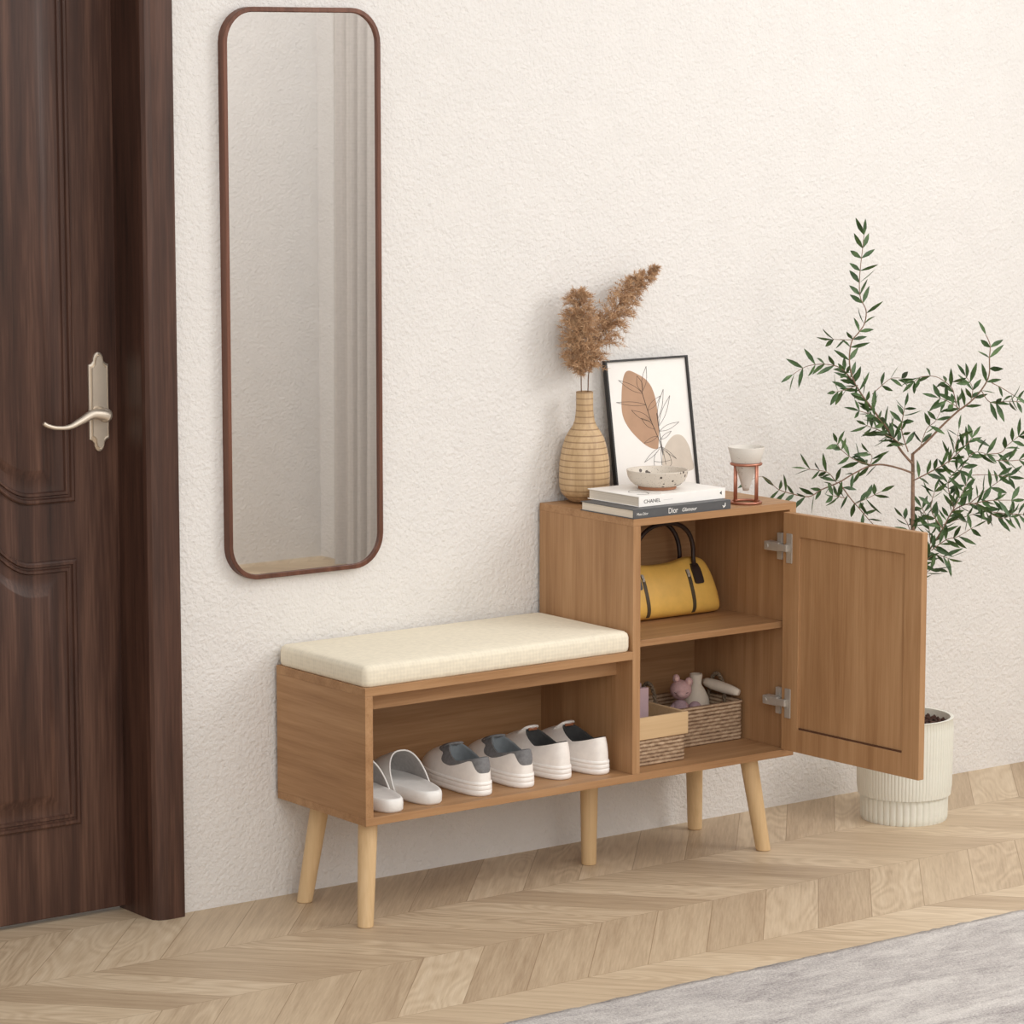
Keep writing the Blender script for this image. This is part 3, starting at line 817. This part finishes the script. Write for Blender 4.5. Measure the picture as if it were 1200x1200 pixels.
pampas([(0.722, -0.058, 0.985), (0.740, -0.057, 1.025), (0.764, -0.058, 1.070), (0.800, -0.060, 1.120), (0.838, -0.062, 1.152), (0.884, -0.064, 1.178)],
       [(0.7105, -0.0585, vz+0.198), (0.7145, -0.058, 0.94), (0.7175, -0.058, 0.98), (0.738, -0.057, 1.03), (0.762, -0.058, 1.07), (0.80, -0.060, 1.12)],
       lambda t: 0.010+0.043*(math.sin(PI*min(1, 0.10+t*0.95))**0.75)*(1.05-0.55*t), 9, 'dried pampas plume leaning right from the wood vase with a long tapering tip')

# framed print leaning on the wall
PW, PH_, PDp = 0.2165, 0.2795, 0.011
pic = tag(empty('framed_print', (0.7865, -0.0555, ZC1+0.0004)), 'framed abstract leaf print in a thin black frame leaning against the wall', 'picture frame')
pic.rotation_euler = (R(-9.0), 0, 0)
bm = BM()
def fl(d, y): return [(d, y, d), (PW-d, y, d), (PW-d, y, PH_-d), (d, y, PH_-d)]
L0 = [fl(0, 0), fl(0, -PDp), fl(0.0042, -PDp), fl(0.0042, -0.004), fl(0.0042, 0), fl(0, 0)]
rings(bm, L0, True); bmesh.ops.remove_doubles(bm, verts=bm.verts[:], dist=1e-6)
obj('frame', bm, black_m, pic)
bm = BM(); add_box(bm, (0.0035, -0.0055, 0.0035), (PW-0.0035, -0.0015, PH_-0.0035)); pp = obj('print', bm, paper, pic)
def az(z): return 0.915-(0.915-z)*0.886
def art(name, pts, mat, y):
    bm = BM(); vs = [bm.verts.new((x*PW, y, az(z)*PH_)) for x, z in pts]; bm.faces.new(vs)
    r = bmesh.ops.extrude_face_region(bm, geom=bm.faces[:]); bmesh.ops.translate(bm, vec=(0, 0.0003, 0), verts=[e for e in r['geom'] if isinstance(e, bmesh.types.BMVert)])
    return obj(name, bm, mat, pp)
def closed_curve(cp, k=8):
    n = len(cp); out = []
    for i in range(n):
        a, b, c, d = [Vector((*cp[(i+q-1) % n], 0)) for q in range(4)]
        for j in range(k):
            t = j/k; p = 0.5*((2*b)+(c-a)*t+(2*a-5*b+4*c-d)*t*t+(3*b-a-3*c+d)*t**3); out.append((p.x, p.y))
    return out
art('printed_shape', closed_curve([(0.215, 0.86), (0.27, 0.915), (0.36, 0.895), (0.50, 0.82), (0.57, 0.70), (0.59, 0.50), (0.565, 0.30), (0.53, 0.255), (0.40, 0.30), (0.24, 0.43), (0.165, 0.56), (0.175, 0.72)]), tan_ink, -0.0058)
art('printed_shape', closed_curve([(0.60, 0.20), (0.66, 0.29), (0.76, 0.355), (0.86, 0.345), (0.93, 0.26), (0.955, 0.15), (0.955, 0.06), (0.75, 0.05), (0.60, 0.08)]), grey_ink, -0.0058)
bm = BM()
def ink(pts, w=0.00036):
    tube(bm, [Vector((x*PW, -0.0060, az(z)*PH_)) for x, z in pts], w, 5)
def sp(pts): return [(p.x, p.y) for p in smooth_path([(a, b, 0) for a, b in pts], 5)]
ink(sp([(0.42, 0.735), (0.455, 0.62), (0.50, 0.49), (0.545, 0.39), (0.585, 0.30), (0.60, 0.22)]), 0.0006)
ink(sp([(0.575, 0.55), (0.585, 0.42), (0.595, 0.32), (0.605, 0.2)]), 0.0007)
def leafline(x, z, ang, ln, wd):
    c, s = math.cos(R(ang)), math.sin(R(ang))
    for sg in (1, -1):
        pts = []
        for k in range(11):
            t = k/10; o_ = sg*wd*math.sin(PI*t)*(1.1-0.4*t); pts.append((x+(c*t*ln-s*o_), z+(s*t*ln+c*o_)*PW/PH_))
        ink(pts)
for a in ((0.425, 0.735, 105, 0.18, 0.035), (0.43, 0.74, 75, 0.27, 0.03), (0.43, 0.72, 150, 0.32, 0.03), (0.46, 0.625, 172, 0.36, 0.022), (0.47, 0.58, 40, 0.22, 0.03),
          (0.50, 0.49, 150, 0.26, 0.035), (0.535, 0.42, 140, 0.2, 0.03), (0.58, 0.5, 72, 0.33, 0.026), (0.585, 0.44, 62, 0.36, 0.03), (0.59, 0.40, 18, 0.26, 0.028),
          (0.595, 0.33, 30, 0.16, 0.02), (0.595, 0.27, -40, 0.22, 0.012), (0.585, 0.27, 215, 0.26, 0.02), (0.56, 0.36, 200, 0.18, 0.02)): leafline(*a)
ink(sp([(0.53, 0.23), (0.50, 0.19), (0.49, 0.12), (0.55, 0.10), (0.66, 0.10), (0.70, 0.13), (0.685, 0.19), (0.65, 0.23)])); ink(sp([(0.585, 0.25), (0.58, 0.12)])); ink(sp([(0.61, 0.25), (0.63, 0.12)]))
ink(sp([(0.49, 0.155), (0.59, 0.145), (0.70, 0.155)]))
obj('line_drawing', bm, line_ink, pp)

def lettering(name, txt, size, mat, parent, loc, sx=1.0, shear=0.0):
    cu = bpy.data.curves.new(name, 'FONT'); cu.body = txt; cu.size = size; cu.extrude = 0.0002; cu.shear = shear; cu.offset = 0.0
    tmp = bpy.data.objects.new(name+'_curve', cu); col.objects.link(tmp)
    dg = bpy.context.evaluated_depsgraph_get(); me = bpy.data.meshes.new_from_object(tmp.evaluated_get(dg))
    bpy.data.objects.remove(tmp); me.materials.clear(); me.materials.append(mat)
    o = bpy.data.objects.new(name, me); link(o, parent); o.location = loc; o.rotation_euler = (R(90), 0, 0); o.scale = (sx, 1, 1); return o
def book(name, w, d, h, cover, label, loc, rz):
    r = tag(empty(name, loc, rz), label, 'book')
    ct = 0.0016
    bm = BM()                                              # cover folded round the spine (spine at y = 0)
    for a, b in (((0, 0, 0), (w, d, ct)), ((0, 0, h-ct), (w, d, h)), ((0, 0, ct), (w, ct, h-ct))): add_box(bm, a, b, 0.0004, 1)
    cv = obj('cover', bm, cover, r)
    bm = BM(); add_box(bm, (0.0025, ct, ct), (w-0.0025, d-0.003, h-ct)); obj('pages', bm, pages_m, r)
    return r, cv
b1, c1 = book('book', 0.249, 0.165, 0.0182, book_grey, 'slate grey hardcover book lying under the white book', (0.628, -0.311, ZC1+0.0002), R(0.3))
b2, c2 = book('book', 0.222, 0.160, 0.0205, book_white, 'white hardcover book lying on the grey book under the bowl', (0.660, -0.289, ZC1+0.0186), R(0.6))
lettering('spine_lettering', 'Mats Dior', 0.0072, ink_white, c1, (0.009, -0.0002, 0.0062), 0.95)
lettering('spine_lettering', 'Dior', 0.0155, ink_white, c1, (0.088, -0.0002, 0.0042), 0.82)
lettering('spine_lettering', 'Glamour', 0.0105, ink_white, c1, (0.122, -0.0002, 0.0050), 1.0, 0.35)
bm = BM(); tube(bm, [(0.2275, -0.0002, 0.0085), (0.230, -0.0002, 0.0050), (0.2335, -0.0002, 0.0075), (0.2345, -0.0002, 0.0135)], [0.0010, 0.0018, 0.0014, 0.0007], 8); obj('spine_emblem', bm, ink_white, c1)
lettering('spine_lettering', 'CHANEL', 0.0098, ink_black, c2, (0.012, -0.0002, 0.0068), 1.12)
bm = BM(); add_box(bm, (0.062, -0.0002, 0.0092), (0.086, 0.0002, 0.0099)); obj('spine_rule', bm, plain('faint_lettering', rgb(205,203,200), 0.6, var=0), c2)
bm = BM(); vs = [bm.verts.new(p) for p in ((0.207, -0.0003, 0.0115), (0.2125, -0.0003, 0.0075), (0.2125, -0.0003, 0.0155))]; bm.faces.new(vs); obj('spine_emblem', bm, ink_black, c2)
bm = BM()
tube(bm, [(x, y, 0.0206) for x, y, _ in smooth_path([(0.020, 0.030, 0), (0.034, 0.018, 0), (0.048, 0.030, 0), (0.040, 0.050, 0), (0.026, 0.062, 0), (0.045, 0.080, 0), (0.060, 0.060, 0), (0.052, 0.030, 0), (0.068, 0.014, 0)], 6)], 0.0006, 6)
obj('cover_sketch', bm, plain('grey_pencil_print', rgb(150,146,142), 0.7), c2)

bowl = tag(empty('bowl', (0.7685, -0.2125, ZC1+0.0393)), 'small speckled cream stoneware bowl standing on the white book', 'bowl')
bm = BM(); lathe(bm, [(0.0, 0.006), (0.038, 0.006), (0.046, 0.0085), (0.0545, 0.016), (0.0590, 0.025), (0.0610, 0.0355), (0.0613, 0.0375), (0.0600, 0.0380), (0.0585, 0.0365), (0.0560, 0.025), (0.050, 0.016), (0.040, 0.0105), (0.0, 0.009)], n=56); obj('body', bm, ceramic, bowl, smooth=True)
bm = BM(); lathe(bm, [(0.0, 0.0), (0.0365, 0.0), (0.0378, 0.001), (0.0380, 0.0075), (0.0, 0.0078)], n=48); obj('foot_ring', bm, terra, bowl, angle=40)

SX, SY = 0.9536, -0.2665
st = tag(empty('dripper_stand', (SX, SY, ZC1+0.0002)), 'copper wire stand with four posts on the right of the cabinet top', 'stand')
def torus(r, z, t): 
    bm = BM(); n = 40; loops = []
    for k in range(n):
        a = 2*PI*k/n; loops.append([((r+t*math.cos(2*PI*j/10))*math.cos(a), (r+t*math.cos(2*PI*j/10))*math.sin(a), z+t*math.sin(2*PI*j/10)) for j in range(10)])
    loops.append(loops[0]); rings(bm, loops, True); bmesh.ops.remove_doubles(bm, verts=bm.verts[:], dist=1e-6); return bm
obj('base_ring', torus(0.0300, 0.0028, 0.0028), copper, st, smooth=True)
obj('top_ring', torus(0.0300, 0.0800, 0.0027), copper, st, smooth=True)
a0 = math.atan2(-0.599, 0.801)+R(37)
for k in range(4):
    a = a0+PI/2*k; bm = BM(); tube(bm, [(0.0298*math.cos(a), 0.0298*math.sin(a), 0.0028), (0.0298*math.cos(a), 0.0298*math.sin(a), 0.080)], 0.0024, 12); obj('post', bm, copper, st, smooth=True)
bm = BM(); lathe(bm, [(0.0, 0.0260), (0.0058, 0.0260), (0.0085, 0.034), (0.0215, 0.076), (0.0270, 0.0815), (0.0295, 0.0845), (0.0322, 0.096), (0.0372, 0.1135), (0.0366, 0.1145), (0.0355, 0.1138), (0.0300, 0.097), (0.0190, 0.075), (0.0, 0.040)], n=48)
o = obj('dripper_cone', bm, stone_white, None, smooth=True); o.location = (SX, SY, ZC1+0.0002); tag(o, 'mottled white stone coffee cone resting in the copper stand', 'dripper')

# ------------------------------------------------------------------ olive tree in a ribbed pot
PX, PY = 1.4285, -0.2398
tree = tag(empty('olive_tree', (PX, PY, 0)), 'small olive tree in a ribbed off-white pot behind the open cabinet door', 'potted tree')
def ribbed(r0, r1, z0, z1, nr, dep, extra=()):
    bm = BM(); n = nr*8; loops = []
    for t in [k/8 for k in range(9)]:
        r = r0+(r1-r0)*t; ed = 0.0022*max(0, 1-min(t, 1-t)/0.02)
        loops.append([((r-ed-dep*(1-abs(math.sin(PI*k/8))**0.4))*math.cos(2*PI*k/n), (r-ed-dep*(1-abs(math.sin(PI*k/8))**0.4))*math.sin(2*PI*k/n), z0+(z1-z0)*t) for k in range(n)])
    for r, z in extra: loops.append([(r*math.cos(2*PI*k/n), r*math.sin(2*PI*k/n), z) for k in range(n)])
    rings(bm, loops, True, True, True); return bm
obj('pot_foot', ribbed(0.0925, 0.0935, 0.0, 0.056, 40, 0.0026), pot_m, tree, angle=60)
obj('pot', ribbed(0.1005, 0.1025, 0.055, 0.218, 84, 0.0012, [(0.1020, 0.2205), (0.0995, 0.2215), (0.0945, 0.2205), (0.0945, 0.195), (0.0940, 0.160)]), pot_m, tree, angle=60)
bm = BM(); rs = random.Random(4)
rings(bm, [[((r)*math.cos(2*PI*k/48), r*math.sin(2*PI*k/48), 0.203+0.006*(1-r/0.094)+rs.uniform(-0.002, 0.002)) for k in range(48)] for r in (0.0942, 0.085, 0.072, 0.055, 0.04, 0.025, 0.01)], True, False, True)
for i in range(260):
    a = rs.uniform(0, 2*PI); r = 0.092*math.sqrt(rs.random()); s = rs.uniform(0.0018, 0.005); t = BM(); bmesh.ops.create_icosphere(t, subdivisions=1, radius=s)
    for v in t.verts: v.co *= rs.uniform(0.7, 1.2)
    merge(bm, t, Matrix.Translation((r*math.cos(a), r*math.sin(a), 0.206+rs.uniform(0, 0.003))))
obj('soil', bm, soil_m, tree)
ER = Vector((0.801, -0.599, 0)); ED = Vector((0.599, 0.801, 0))
rl_ = random.Random(21)
def T(zx, zy, dep=0.0):
    """sketch units -> tree space metres: ER across, Z up, ED depth"""
    px, py = 880+zx/2.857, 250+zy/2.857
    a = (px-1060-0.0165*(838-py))*0.001765; z = 0.2205+(838-py)*0.001810
    dep += -0.42*max(0, -a-0.05)-0.05*max(0, a)
    return ER*a*(1+dep/7)+ED*dep+Vector((0, 0, z))
br = BM(); lf = BM()
def leaf(p, d, ln, w):
    d = d.normalized(); s = d.cross(ED+Vector((rl_.gauss(0, 0.85), rl_.gauss(0, 0.85), rl_.gauss(0, 0.85)))); s = s.normalized() if s.length > 1e-3 else Vector((1, 0, 0))
    nn = d.cross(s); curl = rl_.uniform(-0.18, 0.12)
    prev = None
    for t, ww in ((0, 0.08), (0.18, 0.55), (0.42, 1.0), (0.68, 0.80), (0.88, 0.36), (1.0, 0.0)):
        c = p+d*(ln*t)+nn*(ln*curl*t*t); h = w*ww*0.5
        cur = [lf.verts.new(c-s*h+nn*h*0.35), lf.verts.new(c), lf.verts.new(c+s*h+nn*h*0.35)]
        if prev:
            lf.faces.new((prev[0], prev[1], cur[1], cur[0])); lf.faces.new((prev[1], prev[2], cur[2], cur[1]))
        prev = cur
def branch(pts, r0, r1, leafy=(0.15, 1.0), step=0.021, dd=0.0, size=1.0, tipdep=0.0):
    n0 = len(pts); P = []
    for i, q in enumerate(pts): P.append(T(q[0], q[1], dd+tipdep*i/max(1, n0-1)+(rl_.uniform(-0.012, 0.012) if 0 < i else 0)))
    S = smooth_path(P, 5); n = len(S)
    tube(br, S, [r0+(r1-r0)*i/(n-1) for i in range(n)], 8)
    if leafy is None: return
    ln = 0.0; acc = step; flip = rl_.uniform(0, PI); tot = sum((S[i+1]-S[i]).length for i in range(n-1))
    for i in range(n-1):
        seg = (S[i+1]-S[i]); ln += seg.length; acc += seg.length
        if ln/tot < leafy[0]: continue
        if acc >= step*0.80*rl_.uniform(0.75, 1.3):
            acc = 0; d = seg.normalized(); flip += PI/2+rl_.uniform(-0.5, 0.5)
            a = d.cross(ED).normalized(); b = ED
            side = a*math.cos(flip)+b*math.sin(flip)*0.8
            for sg in (1, -1):
                if rl_.random() < 0.12: continue
                dv = d*rl_.uniform(0.35, 0.95)+(a*sg*rl_.uniform(0.45, 1.0))+b*rl_.gauss(0, 0.45)+Vector((0, 0, rl_.gauss(0, 0.2)))
                leaf(S[i+1], dv, rl_.uniform(0.026, 0.047)*size, rl_.uniform(0.0078, 0.0112)*size)
    leaf(S[-1], (S[-1]-S[-3]), 0.034*size, 0.008*size); 
# trunk
branch([(515, 1690), (540, 1500), (556, 1400), (548, 1250), (540, 1060), (538, 960), (541, 860), (540, 800)], 0.0062, 0.0034, None)
bm_k = [(548, 1470), (556, 1480), (560, 1488)]
branch(bm_k, 0.006, 0.004, None)
leaf(T(556, 1420), ER*1.0+Vector((0, 0, 0.3)), 0.012, 0.005)
# upper left and leader
branch([(540, 835), (500, 790), (455, 720), (400, 650), (360, 600), (335, 560), (300, 520)], 0.0028, 0.0014, (0.25, 1), 0.012, 0, 1.0, -0.02)
branch([(335, 560), (318, 520), (312, 470), (322, 420), (345, 395), (368, 365), (372, 320), (355, 280), (350, 230), (352, 180), (362, 130), (368, 75)], 0.0016, 0.0007, (0.0, 1), 0.024, -0.02)
branch([(300, 520), (270, 500), (215, 490), (160, 497), (112, 520)], 0.0011, 0.0006, (0.0, 1), 0.026, -0.02)
branch([(322, 415), (290, 413), (255, 412)], 0.0008, 0.0005, (0.3, 1), 0.02, -0.02)
branch([(400, 600), (440, 565), (470, 550), (505, 548)], 0.0009, 0.0005, (0.3, 1), 0.028)
branch([(470, 740), (420, 720), (375, 700)], 0.0012, 0.0007, (0, 1), 0.014, 0.0)
branch([(440, 700), (400, 665), (350, 650)], 0.0012, 0.0007, (0, 1), 0.014, -0.03)
branch([(520, 790), (500, 720), (505, 660), (510, 640)], 0.0013, 0.0007, (0.1, 1), 0.014, -0.02)
branch([(500, 770), (470, 745), (440, 730)], 0.001, 0.0006, (0, 1), 0.013, -0.03)
branch([(345, 565), (300, 580), (262, 582)], 0.0009, 0.0006, (0, 1), 0.016, -0.02)
# right main
branch([(540, 800), (590, 755), (640, 705), (690, 660), (730, 630), (770, 590), (795, 540), (795, 480), (800, 440), (785, 405)], 0.0026, 0.0008, (0.45, 1), 0.022, 0)
branch([(690, 655), (680, 610), (665, 575), (620, 545), (570, 545), (545, 560)], 0.0011, 0.0006, (0.1, 1), 0.02, 0.0)
branch([(735, 620), (740, 580), (715, 540)], 0.0009, 0.0005, (0, 1), 0.017, 0.0)
branch([(770, 590), (800, 628), (850, 622), (905, 625)], 0.001, 0.0006, (0.3, 1), 0.016, 0)
branch([(800, 560), (840, 580), (880, 605)], 0.001, 0.0006, (0.2, 1), 0.016, -0.02)
branch([(560, 785), (585, 720), (610, 690), (630, 660)], 0.0009, 0.0005, (0.1, 1), 0.02, -0.01)
branch([(700, 650), (650, 620), (620, 610)], 0.0009, 0.0005, (0, 1), 0.018, -0.02)
# left lower
branch([(540, 865), (500, 850), (440, 838), (390, 840), (330, 860), (280, 885), (220, 910), (170, 925), (110, 915), (65, 897), (48, 885)], 0.0022, 0.0007, (0.2, 1), 0.026, 0)
branch([(280, 885), (320, 940), (360, 985), (400, 1030), (425, 1050)], 0.0014, 0.0007, (0.05, 1), 0.021, 0)
branch([(400, 835), (340, 815), (290, 780), (272, 752)], 0.001, 0.0006, (0.1, 1), 0.02, 0)
branch([(270, 885), (240, 850), (200, 838), (165, 835)], 0.001, 0.0006, (0.0, 1), 0.019, -0.01)
branch([(340, 960), (390, 945), (430, 925)], 0.0009, 0.0005, (0.1, 1), 0.018, 0)
branch([(300, 935), (270, 930), (250, 925)], 0.0008, 0.0005, (0, 1), 0.016, -0.02)
branch([(390, 840), (400, 810), (385, 790)], 0.0008, 0.0005, (0, 1), 0.014, 0)
branch([(48, 885), (0, 850), (-45, 862)], 0.0006, 0.0004, (0.8, 1), 0.03, -0.01)
# right middle
branch([(540, 890), (600, 860), (660, 825), (720, 770), (740, 748)], 0.0015, 0.0007, (0.05, 1), 0.016, 0)
branch([(660, 830), (680, 780), (695, 720)], 0.0010, 0.0005, (0.1, 1), 0.018, 0)
branch([(740, 870), (800, 868), (860, 872)], 0.0008, 0.0005, (0.6, 1), 0.02, 0)
branch([(780, 800), (835, 795), (860, 770), (895, 740)], 0.0010, 0.0006, (0, 1), 0.017, 0)
branch([(820, 820), (870, 820), (930, 815)], 0.0009, 0.0006, (0, 1), 0.018, 0)
branch([(690, 870), (740, 800), (780, 795)], 0.001, 0.0006, (0.1, 0.6), 0.02, 0)
# lower right mass
branch([(545, 1230), (560, 1180), (600, 1120), (640, 1050), (680, 990), (740, 962), (800, 990), (910, 998)], 0.0020, 0.0008, (0.08, 1), 0.014, 0)
branch([(640, 1050), (600, 985), (612, 925)], 0.0012, 0.0006, (0.0, 1), 0.014, -0.01)
branch([(680, 990), (660, 900), (692, 845)], 0.0012, 0.0006, (0, 1), 0.014, 0)
branch([(735, 965), (780, 930), (830, 890)], 0.0011, 0.0006, (0.0, 1), 0.014, 0.01)
branch([(745, 960), (790, 948), (870, 950)], 0.0011, 0.0006, (0, 1), 0.016, -0.02)
branch([(600, 1120), (650, 1085), (690, 1070), (740, 1040)], 0.0011, 0.0006, (0, 1), 0.013, -0.01)
branch([(560, 1180), (610, 1140), (660, 1150)], 0.0011, 0.0006, (0, 1), 0.013, 0)
branch([(640, 1040), (700, 1020), (750, 1000)], 0.0011, 0.0006, (0, 1), 0.012, 0.01)
branch([(600, 1100), (590, 1020), (570, 980)], 0.001, 0.0006, (0.1, 1), 0.015, 0)
branch([(790, 990), (830, 1010), (870, 1010)], 0.001, 0.0006, (0.1, 1), 0.018, 0)
branch([(660, 1000), (700, 930), (720, 890)], 0.001, 0.0006, (0, 1), 0.013, -0.02)
branch([(540, 1080), (520, 1030), (505, 1010)], 0.0009, 0.0005, (0.1, 1), 0.014, 0)
branch([(540, 1070), (560, 1020), (580, 995)], 0.0009, 0.0005, (0.1, 1), 0.018, 0)
branch([(545, 1230), (590, 1190), (620, 1180)], 0.0009, 0.0005, (0.1, 1), 0.014, 0)
obj('branches', br, bark, tree, smooth=True); obj('foliage', lf, leaf_m, tree, smooth=True, recalc=False)

# ------------------------------------------------------------------ rug, curtain
bm = BM(); NX, NY = 220, 110; rr = random.Random(5); RX0, RX1, RY0, RY1 = -0.75, 2.2, -2.75, -0.945
vs = [[bm.verts.new((RX0+(RX1-RX0)*i/NX, RY0+(RY1-RY0)*j/NY+(rr.uniform(-0.002, 0.002) if j in (0, NY) else 0), 0.0050+rr.uniform(-0.0008, 0.0008))) for i in range(NX+1)] for j in range(NY+1)]
for j in range(NY):
    for i in range(NX): bm.faces.new((vs[j][i], vs[j][i+1], vs[j+1][i+1], vs[j+1][i]))
edge = [vs[0][i] for i in range(NX+1)]+[vs[j][NX] for j in range(1, NY+1)]+[vs[NY][i] for i in range(NX-1, -1, -1)]+[vs[j][0] for j in range(NY-1, 0, -1)]
low = [bm.verts.new((v.co.x, v.co.y, 0.0002)) for v in edge]
for i in range(len(edge)): bm.faces.new((edge[i], edge[(i+1) % len(edge)], low[(i+1) % len(low)], low[i]))
bm.faces.new(low)
o = obj('rug', bm, rug_m, None, smooth=True); tag(o, 'pale grey distressed rug lying on the oak floor at the bottom right', 'rug')
bm = BM(); loops = [[], []]
n = 260; bot, top = [], []
for k in range(n+1):
    y = -3.42+1.30*k/n; x = 2.405+0.024*math.sin(k*0.52)+0.012*math.sin(k*1.21+1)
    bot.append((x, y, 0.012)); top.append((x*0.3+2.405*0.7, y, 2.62))
rings(bm, [bot, [(a[0]*0.6+b[0]*0.4, a[1], 1.2) for a, b in zip(bot, top)], top], False)
o = obj('curtain', bm, curtain_m, None, smooth=True); tag(o, 'sheer grey curtain hanging in soft folds, seen reflected in the wall mirror', 'curtain')

# ------------------------------------------------------------------ camera and light
cam = bpy.data.cameras.new('camera'); co = bpy.data.objects.new('camera', cam); col.objects.link(co)
cam.sensor_width = 36; cam.sensor_fit = 'HORIZONTAL'; cam.lens = 3825.89/1200*36; cam.clip_end = 50
fw = Vector((0.59341653, 0.7931175, -0.13719131)); rt = Vector((0.800659063, -0.599120138, -0.000352331)); upv = rt.cross(fw)
M = Matrix((rt, upv, -fw)).transposed().to_4x4(); M.translation = Vector((-3.30482757, -5.17606264, 1.59540331))
co.matrix_world = M
scene.camera = co

def area(name, loc, target, sx, sy, power, c):
    l = bpy.data.lights.new(name, 'AREA'); l.shape = 'RECTANGLE'; l.size = sx; l.size_y = sy; l.energy = power; l.color = c
    o = bpy.data.objects.new(name, l); col.objects.link(o); o.location = loc
    o.rotation_euler = (Vector(target)-Vector(loc)).to_track_quat('-Z', 'Y').to_euler(); return o
area('window_light', (2.15, -2.00, 1.95), (0.45, -0.15, 0.55), 0.9, 1.1, 23, (1.0, 0.985, 0.96))
area('front_fill', (-1.0, -4.0, 1.85), (0.45, -0.25, 0.40), 1.8, 1.4, 34, (1.0, 0.965, 0.92))  # added fill for the front faces, not a fixture of the place
area('overhead_fill', (1.0, -2.1, 2.70), (1.0, -2.1, 0.0), 2.2, 1.8, 14, (1.0, 0.98, 0.955))  # softbox added overhead to brighten walls and floor, no actual fixture
area('front_wall_fill', (1.5, -2.35, 2.62), (1.9, -3.62, 1.0), 1.2, 0.4, 15, (1.0, 0.975, 0.95))  # extra lamp added so the front wall reflects brighter in the mirror
w = bpy.data.worlds.new('soft_daylight'); scene.world = w; w.use_nodes = True
bg = w.node_tree.nodes['Background']; bg.inputs[0].default_value = (1.0, 0.975, 0.945, 1); bg.inputs[1].default_value = 0.85
scene.view_settings.view_transform = 'Standard'; scene.view_settings.look = 'None'; scene.view_settings.exposure = 0.0; scene.view_settings.gamma = 1.0
